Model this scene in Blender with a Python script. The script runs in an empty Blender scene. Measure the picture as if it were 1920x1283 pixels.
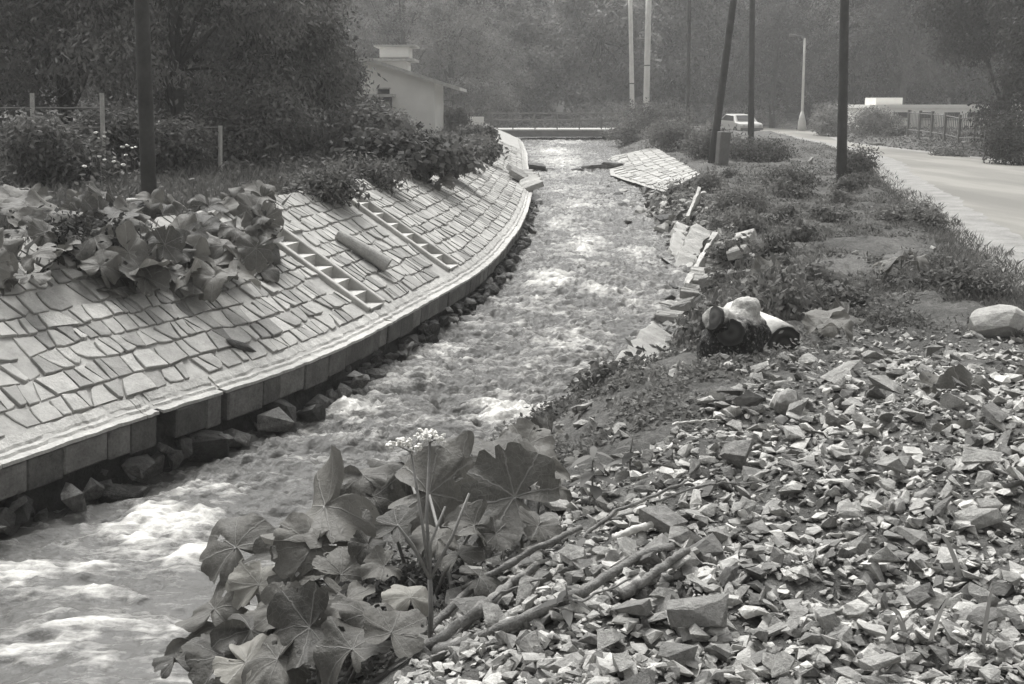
import bpy, bmesh, math, random
import numpy as np
from mathutils import Vector, Matrix, Euler

rng = np.random.default_rng(11)
random.seed(11)
R_ = math.radians
scene = bpy.context.scene
COL = scene.collection

# ------------------------------------------------------------------ camera
FPX, CX, CY, HORIZON = 2200.0, 960.0, 641.5, 195.0      # photograph is 1920 x 1283
PITCH = math.atan((CY - HORIZON) / FPX)
cam_d = bpy.data.cameras.new('camera')
cam = bpy.data.objects.new('camera', cam_d)
COL.objects.link(cam)
cam.location = (0, 0, 0)                                  # eye of the photographer; water lies about 3 m below
cam.rotation_euler = (math.pi / 2 - PITCH, 0, 0)
cam_d.sensor_width = 36
cam_d.lens = 36 * FPX / 1920
cam_d.clip_start = 0.05
cam_d.clip_end = 6000
scene.camera = cam

# ------------------------------------------------------------------ sky, sun, exposure
SUN_EL, SUN_AZ = R_(60), R_(-18)        # azimuth measured from +Y (view direction) towards +X
world = bpy.data.worlds.new('World')
scene.world = world
world.use_nodes = True
wn = world.node_tree
for n in list(wn.nodes):
    wn.nodes.remove(n)
sky = wn.nodes.new('ShaderNodeTexSky')
sky.sky_type = 'NISHITA'
sky.sun_disc = False
sky.sun_elevation = SUN_EL
sky.sun_rotation = SUN_AZ
sky.dust_density = 6.0
sky.air_density = 1.0
bw = wn.nodes.new('ShaderNodeRGBToBW')          # black and white photograph
bg = wn.nodes.new('ShaderNodeBackground')
bg.inputs['Strength'].default_value = 0.15
wo = wn.nodes.new('ShaderNodeOutputWorld')
wn.links.new(sky.outputs[0], bw.inputs[0])
wn.links.new(bw.outputs[0], bg.inputs['Color'])
wn.links.new(bg.outputs[0], wo.inputs['Surface'])
sun_d = bpy.data.lights.new('sun', 'SUN')
sun_d.energy = 2.1
sun_d.angle = R_(28)
sun_d.color = (1, 0.99, 0.965)
sun = bpy.data.objects.new('sun', sun_d)
COL.objects.link(sun)
to_sun = Vector((math.sin(SUN_AZ) * math.cos(SUN_EL), math.cos(SUN_AZ) * math.cos(SUN_EL), math.sin(SUN_EL)))
sun.rotation_euler = (-to_sun).to_track_quat('-Z', 'Y').to_euler()
sun.location = to_sun * 60
vs = scene.view_settings
vs.view_transform = 'Standard'
vs.look = 'None'
vs.gamma = 1
vs.exposure = 0.78
scene.cycles.max_bounces = 6
scene.cycles.volume_bounces = 1
scene.cycles.transparent_max_bounces = 6
scene.cycles.use_denoising = True

# ------------------------------------------------------------------ numeric helpers
CP, SP = math.cos(PITCH), math.sin(PITCH)
def ray(u, v):
    dx, dz = (u - CX) / FPX, (CY - v) / FPX
    return np.array([dx, CP + dz * SP, -SP + dz * CP])
def at_z(u, v, z):
    d = ray(u, v); return d * (z / d[2])
def at_y(u, v, y):
    d = ray(u, v); return d * (y / d[1])
def at_zf(u, v, zf):
    y = 15.0
    for _ in range(40):
        p = at_z(u, v, zf(y)); y = 0.5 * y + 0.5 * p[1]
    return p

def _h(ix, iy, iz, seed):
    n = (ix * 374761393 + iy * 668265263 + iz * 2147483647 + seed * 1274126177) & 0xFFFFFFFF
    n = ((n ^ (n >> 13)) * 1274126177) & 0xFFFFFFFF
    n = (n ^ (n >> 16)) & 0xFFFF
    return n.astype(np.float64) / 65535.0
def vnoise(x, y, z=None, seed=0):
    x = np.asarray(x, float); y = np.asarray(y, float)
    z = np.zeros_like(x) if z is None else np.asarray(z, float)
    xi, yi, zi = np.floor(x).astype(np.int64), np.floor(y).astype(np.int64), np.floor(z).astype(np.int64)
    fx, fy, fz = x - xi, y - yi, z - zi
    fx, fy, fz = (f * f * f * (f * (f * 6 - 15) + 10) for f in (fx, fy, fz))
    def L(a, b, t): return a + (b - a) * t
    c = [[[_h(xi + i, yi + j, zi + k, seed) for k in (0, 1)] for j in (0, 1)] for i in (0, 1)]
    r = L(L(L(c[0][0][0], c[1][0][0], fx), L(c[0][1][0], c[1][1][0], fx), fy),
          L(L(c[0][0][1], c[1][0][1], fx), L(c[0][1][1], c[1][1][1], fx), fy), fz)
    return r * 2 - 1
def fbm(x, y, z=None, seed=0, oct=4, gain=0.5):
    a, s, t = 1.0, 0.0, 0.0
    x = np.asarray(x, float); y = np.asarray(y, float); f = 1.0
    for i in range(oct):
        s = s + a * vnoise(x * f, y * f, None if z is None else np.asarray(z) * f, seed + i * 17)
        t += a; a *= gain; f *= 2.03
    return s / t
def sstep(a, b, x):
    t = np.clip((np.asarray(x, float) - a) / (b - a), 0, 1)
    return t * t * (3 - 2 * t)

# ------------------------------------------------------------------ the lie of the land (all heights relative to the eye)
YT = np.arange(-6, 260, 0.1)
def table(pts, smooth=1.0):
    p = np.array(sorted(pts))
    t = np.interp(YT, p[:, 0], p[:, 1])
    if smooth > 0:
        k = int(smooth / 0.1) | 1
        w = np.hanning(k + 2)[1:-1]; w /= w.sum()
        t = np.convolve(np.pad(t, k // 2, mode='edge'), w, mode='valid')
    return t
def fn(tab):
    return lambda y: np.interp(y, YT, tab)
ZW = fn(table([(-6, -3.16), (8, -3.0), (12.6, -2.87), (20, -2.65), (34, -2.40), (40.6, -2.31), (41.6, -2.17), (70, -2.1), (110, -2.02)], 0.8))
KH = fn(table([(-6, .56), (9, .56), (14, .47), (24, .34), (40, .28), (110, .25)], 3))
ZK = lambda y: ZW(y) + KH(y)
lp = [tuple(at_zf(u, v, ZK)[[1, 0]]) for u, v in ((130, 822), (285, 768), (425, 731), (600, 668), (720, 608), (835, 543), (885, 517), (930, 479), (968, 432), (986, 395))]
dx0 = (lp[1][1] - lp[0][1]) / (lp[1][0] - lp[0][0])
lp = [(-6, lp[0][1] - dx0 * (lp[0][0] + 6))] + lp + [(31, .52), (36, .5), (41, .5), (46, .55), (56, .5), (70, .45), (110, -1.5)]
LX = fn(table(lp, 3.0))
rp = [tuple(at_zf(u, v, ZW)[[1, 0]]) for u, v in ((330, 1290), (440, 1150), (570, 1000), (790, 890), (985, 815), (1095, 750), (1180, 690), (1238, 600), (1262, 540), (1268, 490), (1222, 430), (1172, 385))]
rp = [(-6, -6.2)] + rp + [(33.5, 2.9), (39, 3.0), (41, 3.1), (46, 3.6), (56, 4.3), (70, 5.2), (110, 5.0)]
RX = fn(table(rp, 1.4))
PL = fn(table([(-6, -1.5), (6, -1.45), (9, -1.40), (14, -1.30), (20, -1.15), (30, -1.25), (45, -1.35), (60, -1.4), (75, -1.35), (120, -1.2), (260, -1)], 2))
PR = fn(table([(-6, -1.7), (3, -1.74), (6, -1.84), (8, -1.92), (10, -2.1), (13, -2.08), (16, -2.02), (25, -1.93), (36, -1.82), (50, -1.8), (62, -1.75), (70, -1.6), (80, -1.75), (260, -1.8)], 2))
WR = fn(table([(-6, 3.6), (4, 2.9), (7, 2.5), (9.5, 2.2), (14, 1.5), (17, 1.2), (20, 1.05), (27, 1.1), (30, 2.2), (33, 2.9), (48, 3.1), (55, 2.4), (60, 2.0), (260, 2.0)], 2))
SLOPE = fn(table([(-6, .66), (16, .66), (24, .56), (34, .46), (46, .44), (70, .42), (260, .4)], 3))
RNEAR = fn(table([(-6, 1.3), (3, 3.5), (8, 4.7)] + [(p[1], p[0]) for p in (at_z(1860, 470, -2.0), at_z(1760, 398, -2.0), at_z(1672, 340, -2.0), at_z(1640, 305, -2.0), at_z(1560, 276, -2.0), at_z(1425, 250, -2.0))] + [(95, 16.5), (110, 13), (125, 2), (135, -20)], 3))
RFAR = fn(table([(-6, 7.5), (3, 9.5), (12, 12)] + [(p[1], p[0]) for p in (at_z(1860, 299, -2.0), at_z(1700, 281, -2.0), at_z(1585, 268, -2.0))] + [(78, 20.8), (95, 22.5), (112, 20), (125, 8), (135, -14)], 5))
ROADZ = fn(table([(-6, -2.02), (60, -2.0), (90, -1.98), (130, -1.9), (260, -1.8)], 4))
WTOP = 1.7
def H(x, y):
    x = np.asarray(x, float); y = np.asarray(y, float)
    lx, rx, zw, zk = LX(y), RX(y), ZW(y), ZK(y)
    sl = (LX(y + .2) - LX(y - .2)) / .4
    c = 1 / np.sqrt(1 + sl * sl)
    w = (lx - x) * c
    bed = zw - 0.55
    # left bank
    zl = zk + SLOPE(y) * np.clip(w, 0, WTOP) - 0.13
    ptop = zk + SLOPE(y) * WTOP - 0.10
    pl = np.maximum(PL(y), ptop + .05)
    zl = np.where(w > WTOP, ptop + (pl - ptop) * sstep(WTOP, WTOP + 2.2, w) + .05 * fbm(x * .9, y * .9, seed=5) * sstep(WTOP, WTOP + 1, w), zl)
    zl = bed + (zl - bed) * sstep(.22, .5, w)
    # right bank
    d = x - rx
    t = np.clip(d / WR(y), -1, 1.5)
    pr = PR(y)
    prof = sstep(-.25, 1.0, t) * .55 + .45 * np.clip((t + .12) / 1.12, 0, 1)
    zr = (zw - .35) + (pr - zw + .35) * prof
    rough = .11 * fbm(x * 1.3, y * 1.3, seed=9) + .075 * fbm(x * 3.6, y * 3.6, seed=3)
    rn = RNEAR(y)
    onroad = sstep(rn - .9, rn - .1, x) * (1 - sstep(RFAR(y) + .1, RFAR(y) + 1.5, x)) * sstep(3, 8, y)
    zr = zr + rough * sstep(-.1, .5, t) * (1 - onroad)
    # heap of crushed stone on the near bank
    heap = np.exp(-(((x - 2.6) / 1.9) ** 2 + ((y - 6.6) / 2.3) ** 2)) * .22
    zr = zr + heap * (1 - onroad) * sstep(0, .6, t)
    zr = zr * (1 - onroad) + (ROADZ(y) - .03) * onroad
    far_r = sstep(RFAR(y) + 1.0, RFAR(y) + 5, x)
    zr = zr + far_r * .1 * (y > 12)
    mid = .5 * (lx + rx)
    z = np.where(x < mid, zl, zr)
    z = z + (np.maximum(z, -1.5) - z) * sstep(108, 116, y)
    # wooded slope behind
    hill = sstep(96, 190, y) * 26 + sstep(30, 120, x - 24) * 14 + sstep(18, 110, -x - 14 + (y - 30) * .12) * 16
    return z + hill
def hit(u, v, t0=2.0, t1=400.0):
    d = ray(u, v)
    t = np.geomspace(t0, t1, 4000)
    z = d[2] * t - H(d[0] * t, d[1] * t)
    i = np.argmax(z < 0)
    if i == 0: return d * t1
    a, b = t[i - 1], t[i]
    za, zb = z[i - 1], z[i]
    return d * (a + (b - a) * za / (za - zb))
def in_poly(x, y, poly):
    x = np.asarray(x); y = np.asarray(y); r = np.zeros(x.shape, bool)
    n = len(poly)
    for i in range(n):
        x0, y0 = poly[i][:2]; x1, y1 = poly[(i + 1) % n][:2]
        c = (y0 > y) != (y1 > y)
        r ^= c & (x < (x1 - x0) * (y - y0) / (y1 - y0 + 1e-12) + x0)
    return r

# ------------------------------------------------------------------ materials (black and white print: warm greys)
def g(v):
    return (v, v * 0.985, v * 0.94, 1)
class NT:
    def __init__(s, name):
        s.m = bpy.data.materials.new(name); s.m.use_nodes = True
        s.t = s.m.node_tree
        for n in list(s.t.nodes): s.t.nodes.remove(n)
        s.out = s.n('ShaderNodeOutputMaterial')
    def n(s, t, **k):
        n = s.t.nodes.new(t)
        for a, b in k.items(): setattr(n, a, b)
        return n
    def l(s, a, b): s.t.links.new(a, b)
    def noise(s, scale, detail=6, rough=.6, vec=None):
        n = s.n('ShaderNodeTexNoise'); n.inputs['Scale'].default_value = scale
        n.inputs['Detail'].default_value = detail; n.inputs['Roughness'].default_value = rough
        if vec is not None: s.l(vec, n.inputs['Vector'])
        return n.outputs['Fac']
    def ramp(s, src, stops):
        r = s.n('ShaderNodeValToRGB'); e = r.color_ramp.elements
        e[0].position, e[0].color = stops[0][0], g(stops[0][1])
        e[1].position, e[1].color = stops[-1][0], g(stops[-1][1])
        for p, v in stops[1:-1]:
            x = e.new(p); x.color = g(v)
        s.l(src, r.inputs[0]); return r.outputs[0]
    def math(s, op, a, b=None, c=None):
        n = s.n('ShaderNodeMath', operation=op)
        for i, v in enumerate((a, b, c)):
            if v is None: continue
            if isinstance(v, (int, float)): n.inputs[i].default_value = v
            else: s.l(v, n.inputs[i])
        return n.outputs[0]
    def mul(s, a, b):
        n = s.n('ShaderNodeMix', data_type='RGBA', blend_type='MULTIPLY'); n.inputs[0].default_value = 1
        s.l(a, n.inputs[6]); s.l(b, n.inputs[7]); return n.outputs[2]
    def mix(s, f, a, b):
        n = s.n('ShaderNodeMix', data_type='RGBA')
        s.l(f, n.inputs[0]); s.l(a, n.inputs[6]); s.l(b, n.inputs[7]); return n.outputs[2]
    def attr(s, name):
        n = s.n('ShaderNodeAttribute'); n.attribute_name = name; return n
    def bsdf(s, col, rough=.85, bump=None, dist=.02, strength=.6, spec=.3, normal=None):
        b = s.n('ShaderNodeBsdfPrincipled')
        if isinstance(col, (int, float)): b.inputs['Base Color'].default_value = g(col)
        else: s.l(col, b.inputs['Base Color'])
        if isinstance(rough, (int, float)): b.inputs['Roughness'].default_value = rough
        else: s.l(rough, b.inputs['Roughness'])
        b.inputs['Specular IOR Level'].default_value = spec
        if bump is not None:
            n = s.n('ShaderNodeBump'); n.inputs['Distance'].default_value = dist; n.inputs['Strength'].default_value = strength
            s.l(bump, n.inputs['Height']); s.l(n.outputs[0], b.inputs['Normal'])
        return b
    def done(s, b):
        s.l(b.outputs[0], s.out.inputs['Surface']); return s.m

def stone_mat(name, lo, hi, scale=6, rnd=.0, bump=.012, rough=.88, speck=.25, use_attr=False, spec=.3):
    t = NT(name)
    co = t.n('ShaderNodeTexCoord').outputs['Object'] if not use_attr else t.n('ShaderNodeNewGeometry').outputs['Position']
    oi = t.n('ShaderNodeObjectInfo').outputs['Random']
    if rnd and not use_attr:
        vm = t.n('ShaderNodeVectorMath', operation='ADD'); t.l(co, vm.inputs[0])
        cx = t.n('ShaderNodeCombineXYZ'); t.l(t.math('MULTIPLY', oi, 37.0), cx.inputs[0]); t.l(cx.outputs[0], vm.inputs[1]); co = vm.outputs[0]
    a = t.noise(scale, 8, .65, co)
    b = t.noise(scale * 7, 4, .7, co)
    col = t.ramp(t.math('ADD', t.math('MULTIPLY', a, 1 - speck), t.math('MULTIPLY', b, speck)), [(.32, lo), (.52, (lo + hi) * .5), (.7, hi)])
    if rnd:
        r = t.attr('tone').outputs['Fac'] if use_attr else oi
        f = t.math('MULTIPLY_ADD', r, 2 * rnd, 1 - rnd)
        c = t.n('ShaderNodeCombineColor')
        for i in range(3): t.l(f, c.inputs[i])
        col = t.mul(col, c.outputs[0])
    return t.done(t.bsdf(col, rough, t.math('ADD', a, t.math('MULTIPLY', b, .35)), bump, .9, spec))

def leaf_mat(name, lo, hi, trans=.3, rough=.7, spec=.15):
    t = NT(name)
    r = t.attr('tone').outputs['Fac']
    n = t.noise(1.2, 3, .6, t.n('ShaderNodeNewGeometry').outputs['Position'])
    oi = t.n('ShaderNodeObjectInfo').outputs['Random']                 # each tree has its own green
    f = t.math('ADD', t.math('MULTIPLY_ADD', n, .5, t.math('MULTIPLY', r, .6)), t.math('MULTIPLY_ADD', oi, .5, -.25))
    col = t.ramp(f, [(.1, lo), (.85, hi)])
    b = t.bsdf(col, rough, spec=spec)
    tr = t.n('ShaderNodeBsdfTranslucent'); t.l(col, tr.inputs[0])
    ms = t.n('ShaderNodeMixShader'); ms.inputs[0].default_value = trans
    t.l(b.outputs[0], ms.inputs[1]); t.l(tr.outputs[0], ms.inputs[2])
    return t.done(ms)

def big_leaf_mat(name, lo, hi, vein, trans=.25):
    t = NT(name)
    p = t.attr('leafpos').outputs['Vector']
    sx = t.n('ShaderNodeSeparateXYZ'); t.l(p, sx.inputs[0])
    ang = t.math('ARCTAN2', sx.outputs[1], sx.outputs[0])
    ln = t.n('ShaderNodeVectorMath', operation='LENGTH'); t.l(p, ln.inputs[0])
    rad = ln.outputs['Value']
    ns = t.noise(5, 5, .6, p)
    wob = t.math('MULTIPLY_ADD', ns, .25, -.125)
    d = t.math('MULTIPLY', t.math('ABSOLUTE', t.math('SINE', t.math('MULTIPLY', t.math('ADD', ang, wob), 4.0))), t.math('MULTIPLY', rad, .25))
    vm = t.n('ShaderNodeMapRange'); vm.inputs[1].default_value = .004; vm.inputs[2].default_value = .02; vm.inputs[3].default_value = 1; vm.inputs[4].default_value = 0
    t.l(d, vm.inputs[0])
    vo = t.n('ShaderNodeTexVoronoi', feature='DISTANCE_TO_EDGE'); vo.inputs['Scale'].default_value = 9; t.l(p, vo.inputs['Vector'])
    v2 = t.n('ShaderNodeMapRange'); v2.inputs[1].default_value = 0; v2.inputs[2].default_value = .05; v2.inputs[3].default_value = .35; v2.inputs[4].default_value = 0
    t.l(vo.outputs[0], v2.inputs[0])
    vein_f = t.math('MAXIMUM', vm.outputs[0], v2.outputs[0])
    oi = t.n('ShaderNodeObjectInfo').outputs['Random']
    base = t.ramp(t.math('MULTIPLY_ADD', oi, .55, t.math('MULTIPLY', ns, .55)), [(.2, lo), (.85, hi)])
    spots = t.ramp(t.noise(22, 3, .7, p), [(.28, .35), (.36, 1.0)])
    base = t.mul(base, spots)
    cv = t.n('ShaderNodeRGB'); cv.outputs[0].default_value = g(vein)
    col = t.mix(t.math('MULTIPLY', vein_f, .55), base, cv.outputs[0])
    b = t.bsdf(col, .55, t.math('SUBTRACT', ns, t.math('MULTIPLY', vein_f, .5)), .02, .5, .3)
    tr = t.n('ShaderNodeBsdfTranslucent'); t.l(col, tr.inputs[0])
    ms = t.n('ShaderNodeMixShader'); ms.inputs[0].default_value = trans
    t.l(b.outputs[0], ms.inputs[1]); t.l(tr.outputs[0], ms.inputs[2])
    return t.done(ms)

M = {}
M['paving'] = stone_mat('weathered_paving_stone', .22, .43, 8, .34, .016, speck=.4)
M['paving_far'] = stone_mat('weathered_paving_stone_far', .26, .44, 5, .22, .01, use_attr=True)
M['mortar'] = stone_mat('cement_mortar', .24, .46, 5, 0, .014)
M['coping'] = stone_mat('cement_coping', .26, .58, 7, .12, .03, speck=.45)
M['kerb'] = stone_mat('damp_shaded_kerb_stone', .06, .2, 6, .35, .03, speck=.4)  # dark grey holds damp and algae stain plus the shade on the kerb face
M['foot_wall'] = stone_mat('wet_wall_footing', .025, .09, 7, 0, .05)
M['wet_rock'] = stone_mat('wet_rock', .03, .20, 5, .6, .06, .6, speck=.4)
M['rock'] = stone_mat('grey_rock', .2, .5, 6, .45, .02)
M['slab'] = stone_mat('pale_broken_slab', .22, .5, 6, .25, .035, speck=.4)
M['gravel'] = stone_mat('crushed_stone', .18, .54, 5, .5, .05, speck=.35)
M['gravel_mass'] = stone_mat('crushed_stone_mass', .17, .50, 14, .6, .02, speck=.35, use_attr=True)
M['rubble_mass'] = stone_mat('bank_rubble_mass', .07, .40, 8, .75, .03, speck=.4, use_attr=True)
M['white_rock'] = stone_mat('white_limestone', .55, .8, 7, .08, .012)
M['concrete'] = stone_mat('concrete', .34, .5, 9, .1, .008)
M['concrete_pole'] = stone_mat('pale_concrete_pole', .50, .66, 3, .05, .006)
M['render_white'] = stone_mat('white_render', .74, .86, 1.2, 0, .01)
M['timber_pole'] = stone_mat('tarred_timber', .035, .075, 4, .1, .01)
M['roof'] = stone_mat('pale_roof_sheet', .32, .5, 2, 0, .01)
M['dark'] = stone_mat('dark_opening', .012, .03, 3, 0, .005)
M['metal'] = stone_mat('dull_painted_steel', .10, .18, 4, 0, .003, .6)
M['bark_pale'] = stone_mat('pale_peeled_wood', .34, .75, 7, 0, .02, .8)
M['branch'] = stone_mat('weathered_branch', .08, .36, 16, .1, .03, speck=.45)
M['bark'] = stone_mat('bark', .04, .10, 6, 0, .03)

def striped(name, lo, hi, axis, freq):          # end grain rings or fluted bark
    t = NT(name)
    co = t.n('ShaderNodeTexCoord').outputs['Object']
    w = t.n('ShaderNodeTexWave', wave_type='RINGS', rings_direction='Z'); w.inputs['Scale'].default_value = freq
    w.inputs['Distortion'].default_value = 1.6; w.inputs['Detail'].default_value = 3
    t.l(co, w.inputs['Vector'])
    f = t.math('MULTIPLY_ADD', w.outputs['Fac'], .55, t.math('MULTIPLY', t.noise(30, 5, .7, co), .5))
    return t.done(t.bsdf(t.ramp(f, [(.2, lo), (.85, hi)]), .85, f, .008, .6))
M['endgrain'] = striped('cut_end_grain', .03, .075, 'Z', 4.0)

# stump wood: paler towards the top, dark patches towards the foot
t = NT('stump_wood')
co = t.n('ShaderNodeTexCoord').outputs['Object']
n1 = t.noise(3.2, 5, .55, co); n2 = t.noise(38, 4, .7, co)
sp = t.n('ShaderNodeSeparateXYZ'); t.l(co, sp.inputs[0])
zf = t.math('MULTIPLY_ADD', sp.outputs[2], 3.4, -1.06)      # tone runs from dark at the foot to pale on top
pat = t.math('ADD', zf, t.math('MULTIPLY_ADD', n1, 1.4, -.25))
pale = t.ramp(n2, [(.3, .28), (.7, .56)])
darkb = t.ramp(n2, [(.45, .015), (.58, .05), (.68, .34)])
fm = t.n('ShaderNodeMapRange'); fm.inputs[1].default_value = .25; fm.inputs[2].default_value = .42; t.l(pat, fm.inputs[0])
M['stump'] = t.done(t.bsdf(t.mix(fm.outputs[0], darkb, pale), .85, t.math('ADD', n1, n2), .03, .8))

# soil with stones and plant litter
t = NT('bank_soil')
pos = t.n('ShaderNodeNewGeometry').outputs['Position']
a = t.noise(1.1, 6, .65, pos); b = t.noise(16, 6, .7, pos); c = t.noise(70, 3, .7, pos)
f = t.math('ADD', t.math('MULTIPLY', a, .4), t.math('MULTIPLY_ADD', b, .35, t.math('MULTIPLY', c, .25)))
M['soil'] = t.done(t.bsdf(t.ramp(f, [(.36, .045), (.5, .10), (.62, .2)]), .95, t.math('ADD', b, t.math('MULTIPLY', c, .5)), .05, .9, .2))
# asphalt road, worn pale with patches
t = NT('worn_asphalt')
pos = t.n('ShaderNodeNewGeometry').outputs['Position']
mp = t.n('ShaderNodeMapping'); mp.inputs['Scale'].default_value = (1, .16, 1); mp.inputs['Rotation'].default_value = (0, 0, R_(14)); t.l(pos, mp.inputs[0])
a = t.noise(.55, 5, .55, mp.outputs[0]); b = t.noise(45, 4, .7, pos)
M['asphalt'] = t.done(t.bsdf(t.mul(t.ramp(a, [(.36, .16), (.5, .20), (.58, .25), (.66, .235)]), t.ramp(b, [(.3, .85), (.7, 1.0)])), .9, b, .01, .5))
t = NT('road_grit')
pos = t.n('ShaderNodeNewGeometry').outputs['Position']
a = t.noise(2, 5, .6, pos); b = t.noise(30, 5, .75, pos)
M['grit'] = t.done(t.bsdf(t.ramp(t.math('MULTIPLY_ADD', a, .5, t.math('MULTIPLY', b, .5)), [(.36, .15), (.6, .29)]), .95, b, .02, .8))
M['foliage_far'] = leaf_mat('leaves_far_wood', .045, .23, .3)
M['foliage_dark'] = leaf_mat('leaves_dark_tree', .025, .085, .25)
M['foliage_mid'] = leaf_mat('leaves_garden', .035, .17, .3)
M['herb'] = leaf_mat('herbs', .06, .20, .35)
M['grass'] = leaf_mat('grass', .07, .24, .35)
M['flower'] = stone_mat('white_petals', .6, .8, 20, 0, .004)
M['bigleaf'] = big_leaf_mat('butterbur_leaf', .055, .17, .27)
M['paleleaf'] = big_leaf_mat('pale_withered_leaf', .30, .5, .55, .4)
M['stalk'] = stone_mat('green_stalk', .12, .26, 12, .1, .004, .6)

# running water: dark clear water, white where air is beaten into it
t = NT('running_water')
pos = t.n('ShaderNodeNewGeometry').outputs['Position']
mp = t.n('ShaderNodeMapping'); mp.inputs['Scale'].default_value = (1.0, .55, 1.0); t.l(pos, mp.inputs[0])
mp2 = t.n('ShaderNodeMapping'); mp2.inputs['Scale'].default_value = (.55, 1.3, 1.0); mp2.inputs['Rotation'].default_value = (0, 0, R_(-18)); t.l(pos, mp2.inputs[0])
mp3 = t.n('ShaderNodeMapping'); mp3.inputs['Scale'].default_value = (.3, 2.0, 1.0); mp3.inputs['Rotation'].default_value = (0, 0, R_(10)); t.l(pos, mp3.inputs[0])
fo = t.attr('foam').outputs['Fac']
n1 = t.noise(4.0, 8, .68, mp.outputs[0]); n2 = t.noise(17, 7, .7, mp2.outputs[0])
n3 = t.noise(8, 7, .68, mp3.outputs[0])
brk = t.math('MULTIPLY_ADD', n1, .7, t.math('MULTIPLY_ADD', n2, .6, t.math('MULTIPLY_ADD', n3, 1.1, -1.25)))
ff = t.math('ADD', fo, brk)
fm = t.n('ShaderNodeMapRange', interpolation_type='SMOOTHSTEP'); fm.inputs[1].default_value = .04; fm.inputs[2].default_value = .82; t.l(ff, fm.inputs[0])
cw = t.n('ShaderNodeRGB'); cw.outputs[0].default_value = g(.10)
cf = t.n('ShaderNodeRGB'); cf.outputs[0].default_value = g(.66)
col = t.mix(fm.outputs[0], cw.outputs[0], cf.outputs[0])
rough = t.math('MULTIPLY_ADD', fm.outputs[0], .5, .25)
spy = t.n('ShaderNodeSeparateXYZ'); t.l(pos, spy.inputs[0])
calm = t.n('ShaderNodeMapRange'); calm.inputs[1].default_value = 5.5; calm.inputs[2].default_value = 12.0; calm.inputs[3].default_value = .3; calm.inputs[4].default_value = 1.0; t.l(spy.outputs[1], calm.inputs[0])   # broad smooth water nearest the eye, choppy above
hb = t.math('MULTIPLY', t.math('MULTIPLY_ADD', n2, .45, n1), calm.outputs[0])
b = t.bsdf(col, rough, hb, .06, .9, .3)
b.inputs['IOR'].default_value = 1.33
M['water'] = t.done(b)

t = NT('window_glass')
M['glass'] = t.done(t.bsdf(.03, .08, spec=.6))
t = NT('car_paint')
M['car'] = t.done(t.bsdf(.45, .3, spec=.5))
t = NT('rubber')
M['rubber'] = t.done(t.bsdf(.02, .8))

# ------------------------------------------------------------------ mesh helpers
def mesh_np(name, V, F, tone=None, leafpos=None, smooth=False, extra=None):
    V = np.asarray(V, np.float32)
    me = bpy.data.meshes.new(name)
    me.vertices.add(len(V)); me.vertices.foreach_set('co', V.ravel())
    if isinstance(F, np.ndarray): groups = [F]
    else: groups = [np.asarray(f) for f in F if len(f)]
    idx = np.concatenate([f.ravel() for f in groups]).astype(np.int32)
    tot = np.concatenate([np.full(len(f), f.shape[1]) for f in groups]).astype(np.int32)
    start = np.concatenate([[0], np.cumsum(tot)[:-1]]).astype(np.int32)
    me.loops.add(len(idx)); me.loops.foreach_set('vertex_index', idx)
    me.polygons.add(len(tot)); me.polygons.foreach_set('loop_start', start)
    try: me.polygons.foreach_set('loop_total', tot)
    except Exception: pass
    me.polygons.foreach_set('use_smooth', np.full(len(tot), bool(smooth)))
    for nm, arr in (('tone', tone),) + tuple((extra or {}).items()):
        if arr is not None:
            at = me.attributes.new(nm, 'FLOAT', 'POINT'); at.data.foreach_set('value', np.asarray(arr, np.float32))
    if leafpos is not None:
        at = me.attributes.new('leafpos', 'FLOAT_VECTOR', 'POINT'); at.data.foreach_set('vector', np.asarray(leafpos, np.float32).ravel())
    me.update(calc_edges=True); me.validate()
    return me
def link(name, me, mat=None, parent=None, loc=None):
    o = bpy.data.objects.new(name, me); COL.objects.link(o)
    if mat is not None and me is not None and not me.materials: me.materials.append(M[mat] if isinstance(mat, str) else mat)
    if parent is not None: o.parent = parent
    if loc is not None: o.location = tuple(loc)
    return o
def tag(o, label=None, cat=None, group=None, kind=None):
    if label: o['label'] = label
    if cat: o['category'] = cat
    if group: o['group'] = group
    if kind: o['kind'] = kind
    return o
def empty(name, loc=(0, 0, 0), label=None, cat=None, group=None, rz=0):
    o = bpy.data.objects.new(name, None); COL.objects.link(o); o.location = tuple(loc); o.rotation_euler = (0, 0, rz)
    o.empty_display_size = .1
    return tag(o, label, cat, group)
def merge(parts):
    Vs, Fq, Ft, off = [], [], [], 0
    for V, F in parts:
        V = np.asarray(V, float); Vs.append(V)
        for f in (F if isinstance(F, (list, tuple)) else [F]):
            f = np.asarray(f)
            if len(f) == 0: continue
            (Fq if f.shape[1] == 4 else Ft).append(f + off)
        off += len(V)
    out = []
    if Fq: out.append(np.concatenate(Fq))
    if Ft: out.append(np.concatenate(Ft))
    return np.concatenate(Vs), out
BOXF = np.array([[0, 3, 2, 1], [4, 5, 6, 7], [0, 1, 5, 4], [1, 2, 6, 5], [2, 3, 7, 6], [3, 0, 4, 7]])
def box(x0, x1, y0, y1, z0, z1):
    return np.array([[x0, y0, z0], [x1, y0, z0], [x1, y1, z0], [x0, y1, z0], [x0, y0, z1], [x1, y0, z1], [x1, y1, z1], [x0, y1, z1]], float), BOXF
def frame_dirs(d):
    d = d / (np.linalg.norm(d) + 1e-12)
    a = np.array([0, 0, 1.0]) if abs(d[2]) < .9 else np.array([1.0, 0, 0])
    u = np.cross(a, d); u /= np.linalg.norm(u)
    return u, np.cross(d, u)
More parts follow.
